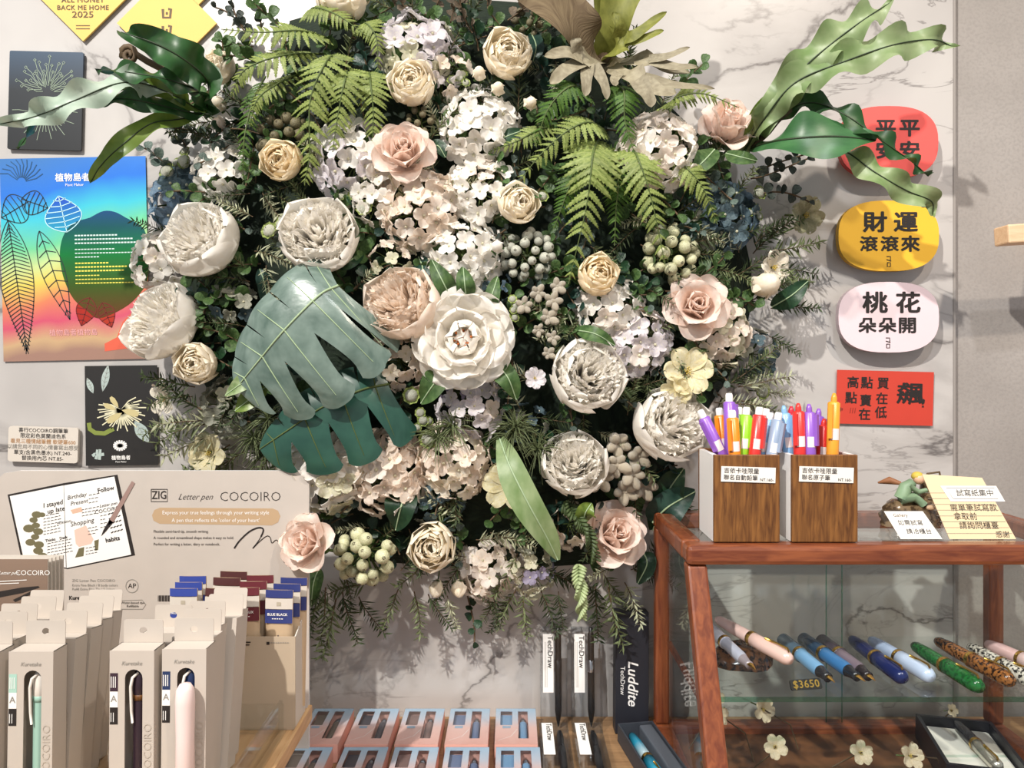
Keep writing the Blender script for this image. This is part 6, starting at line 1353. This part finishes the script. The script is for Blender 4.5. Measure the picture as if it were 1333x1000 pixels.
for k, (nm, hx) in enumerate(GC):
    m = plain('set_'+nm.replace(' ', '_'), hx, .4); x = -.259+.0595*k+.026
    giftset(x, -.121, 'pink and blue gift set with '+nm+' pencil in the row nearest the wall', m, m); giftset(x+(.002 if k else -.004), -.219, 'pink and blue gift set with '+nm+' pencil in the row farther from the wall', m, m)
def clear_case(px0, px1, py0, py1, dd, label, std=True):
    w = S(px1-px0, dd); h = S(py1-py0, dd); c = W((px0+px1)/2, py1, dd)
    t = thing('clear_pen_case', label, 'pen case', (c.x, -dd, TZ+.0006) if std else c, Quaternion((1, 0, 0), -.06)); h = h if std else h; h = min(h, .142)
    for lo, hi in (((-w/2, 0, 0), (w/2, .0008, h)), ((-w/2, .022, 0), (w/2, .0228, h)), ((-w/2, .0008, 0), (-w/2+.0008, .022, h)), ((w/2-.0008, .0008, 0), (w/2, .022, h)), ((-w/2, .0008, h-.0008), (w/2, .022, h)), ((-w/2, .0008, 0), (w/2, .022, .0008))): build(MB().box(lo, hi), 'case_wall', M['clearplastic'], t)
    lx = -w/2+.0095; build(MB().plate([rect(-w/2+.003, h*.40, -w/2+.0165, h-.003)], .0003, y0=-.0005), 'paper_strip', M['white_ink'], t)
    text(t, 'TechDraw', .0095, lx+.0026, h*.80, M['ink'], rot=pi/2, y=-.0007, bold=.01); strokes(t, 'fine_print', [[(lx-.0012-.0015*i, h*.45), (lx-.0012-.0015*i, h*(.9 if i else .66))] for i in range(3)], .0004, M['grey_ink'], y=-.0006)
    return t, w, h
def drafting_pen(parent_loc, rot, label, dark=True):
    p = thing('drafting_pen', label, 'pen', parent_loc, rot); c = plain('pen_black_matte', '1b1a1b', .4)
    build(MB().lathe([(.0008, 0), (.003, .01), (.0045, .02), (.0045, .07)], 12), 'barrel', c, p, None, True); build(MB().lathe([(.0048, .07), (.0048, .085), (.0042, .0855)], 12), 'grip', M['steel'] if not dark else c, p, None, True); build(MB().lathe([(.0042, .0856), (.0042, .118), (.0028, .12), (.0028, .126), (.0003, .127)], 12), 'cap', c, p, None, True)
    build(MB().box((-.0012, -.0062, .085), (.0012, -.0044, .118)), 'clip', c, p); return p
for k, (a, b) in enumerate(((704, 739), (745, 785))):
    t, w, h = clear_case(a, b, 806, 936, .05, ('clear pen case with white strip standing against the wall beside the gift sets', 'clear pen case with white strip standing against the wall beside the black box')[k])
    drafting_pen(t.location+Vector((.006, .012, .003)), Quaternion((1, 0, 0), -.06), ('black drafting pen inside the clear case beside the gift sets', 'black drafting pen with steel grip inside the clear case beside the black box')[k], k == 0)
for k, (px, lab) in enumerate(((720, 'clear pen case lying on the counter beside the gift sets'), (763, 'clear pen case lying on the counter beside the open black box'))):
    c = shp(px, 940, TZ+.022); t = thing('clear_pen_case', lab, 'pen case', (c.x, c.y-.002, TZ+.0006), Quaternion((0, 0, 1), .0) @ Quaternion((1, 0, 0), -pi/2)); w, h = .036, .13
    M2 = Matrix.Translation((0, 0, -h))
    for lo, hi in (((-w/2, -.022, 0), (w/2, -.0212, h)), ((-w/2, -.0008, 0), (w/2, 0, h)), ((-w/2, -.0212, 0), (-w/2+.0008, -.0008, h)), ((w/2-.0008, -.0212, 0), (w/2, -.0008, h)), ((-w/2, -.0212, h-.0008), (w/2, -.0008, h)), ((-w/2, -.0212, 0), (w/2, -.0008, .0008))): build(MB().box(lo, hi), 'case_wall', M['clearplastic'], t, M2)
    build(MB().plate([rect(-w/2+.003, h*.40, -w/2+.0165, h-.003)], .0003, y0=-.0226), 'paper_strip', M['white_ink'], t, M2); text(t, 'TechDraw', .0095, -w/2+.0115, h*.80, M['ink'], rot=pi/2, y=-.0229, bold=.01, mtx=M2)
    drafting_pen(Vector((c.x+.008, c.y-.128, TZ+.010)), Quaternion((1, 0, 0), -pi/2), ('black drafting pen inside the lying case beside the gift sets', 'black drafting pen inside the lying case beside the open black box')[k])
c = shp(816, 936, TZ); t = thing('black_pen_box', 'black cardboard pen box with white script lettering leaning on the wall', 'box', (c.x, -.052, TZ+.0006), Quaternion((1, 0, 0), -.10) @ Quaternion((0, 1, 0), .02)); kc = plain('box_charcoal', '22232b', .45, nscale=60, nstr=.05)
bevel(build(MB().box((-.0215, 0, 0), (.0215, .024, .152)), 'carton', kc, t), .0006)
text(t, 'Luddite', .0185, .0005, .063, M['white_ink'], rot=pi/2, shear=.25, bold=.015, y=-.0005); text(t, 'TechDraw', .0082, -.0125, .066, M['white_ink'], rot=pi/2, y=-.0005)
c = shp(822, 941, TZ+.02); rq = Quaternion((0, 0, 1), .16); t = thing('open_pen_box', 'open dark grey box holding a teal fountain pen on the counter', 'box', (c.x+.004, c.y-.004, TZ+.0006), rq); w, h = .046, .13
dg_ = plain('box_slate', '3a3e46', .5)
for lo, hi, nm in (((-w/2, -h, 0), (w/2, 0, .002), 'base_panel'), ((-w/2, -h, .002), (-w/2+.002, 0, .022), 'side_panel'), ((w/2-.002, -h, .002), (w/2, 0, .022), 'side_panel'), ((-w/2+.002, -.002, .002), (w/2-.002, 0, .022), 'end_panel'), ((-w/2+.002, -h, .002), (w/2-.002, -h+.002, .022), 'end_panel')): build(MB().box(lo, hi), nm, dg_, t)
bevel(build(MB().box((.004, -h+.003, .0022), (w/2-.0024, -.003, .02)), 'insert', plain('insert_grey', '50555e', .7), t), .002)
pq = Vector((c.x+.004, c.y-.004, TZ+.0006)); m_teal = gradient('pen_teal_gradient', 'Z', [(0, '0f3c4a'), (.5, '2f9ec0'), (1, 'cfe6ec')], .2, .2)
fpen('teal to white gradient fountain pen lying in the open dark box', pq+rq @ Vector((-.008, -.008, .011)), pq+rq @ Vector((-.006, -.125, .011)), m_teal, m_teal, False, r=.0062)
finish_texts()
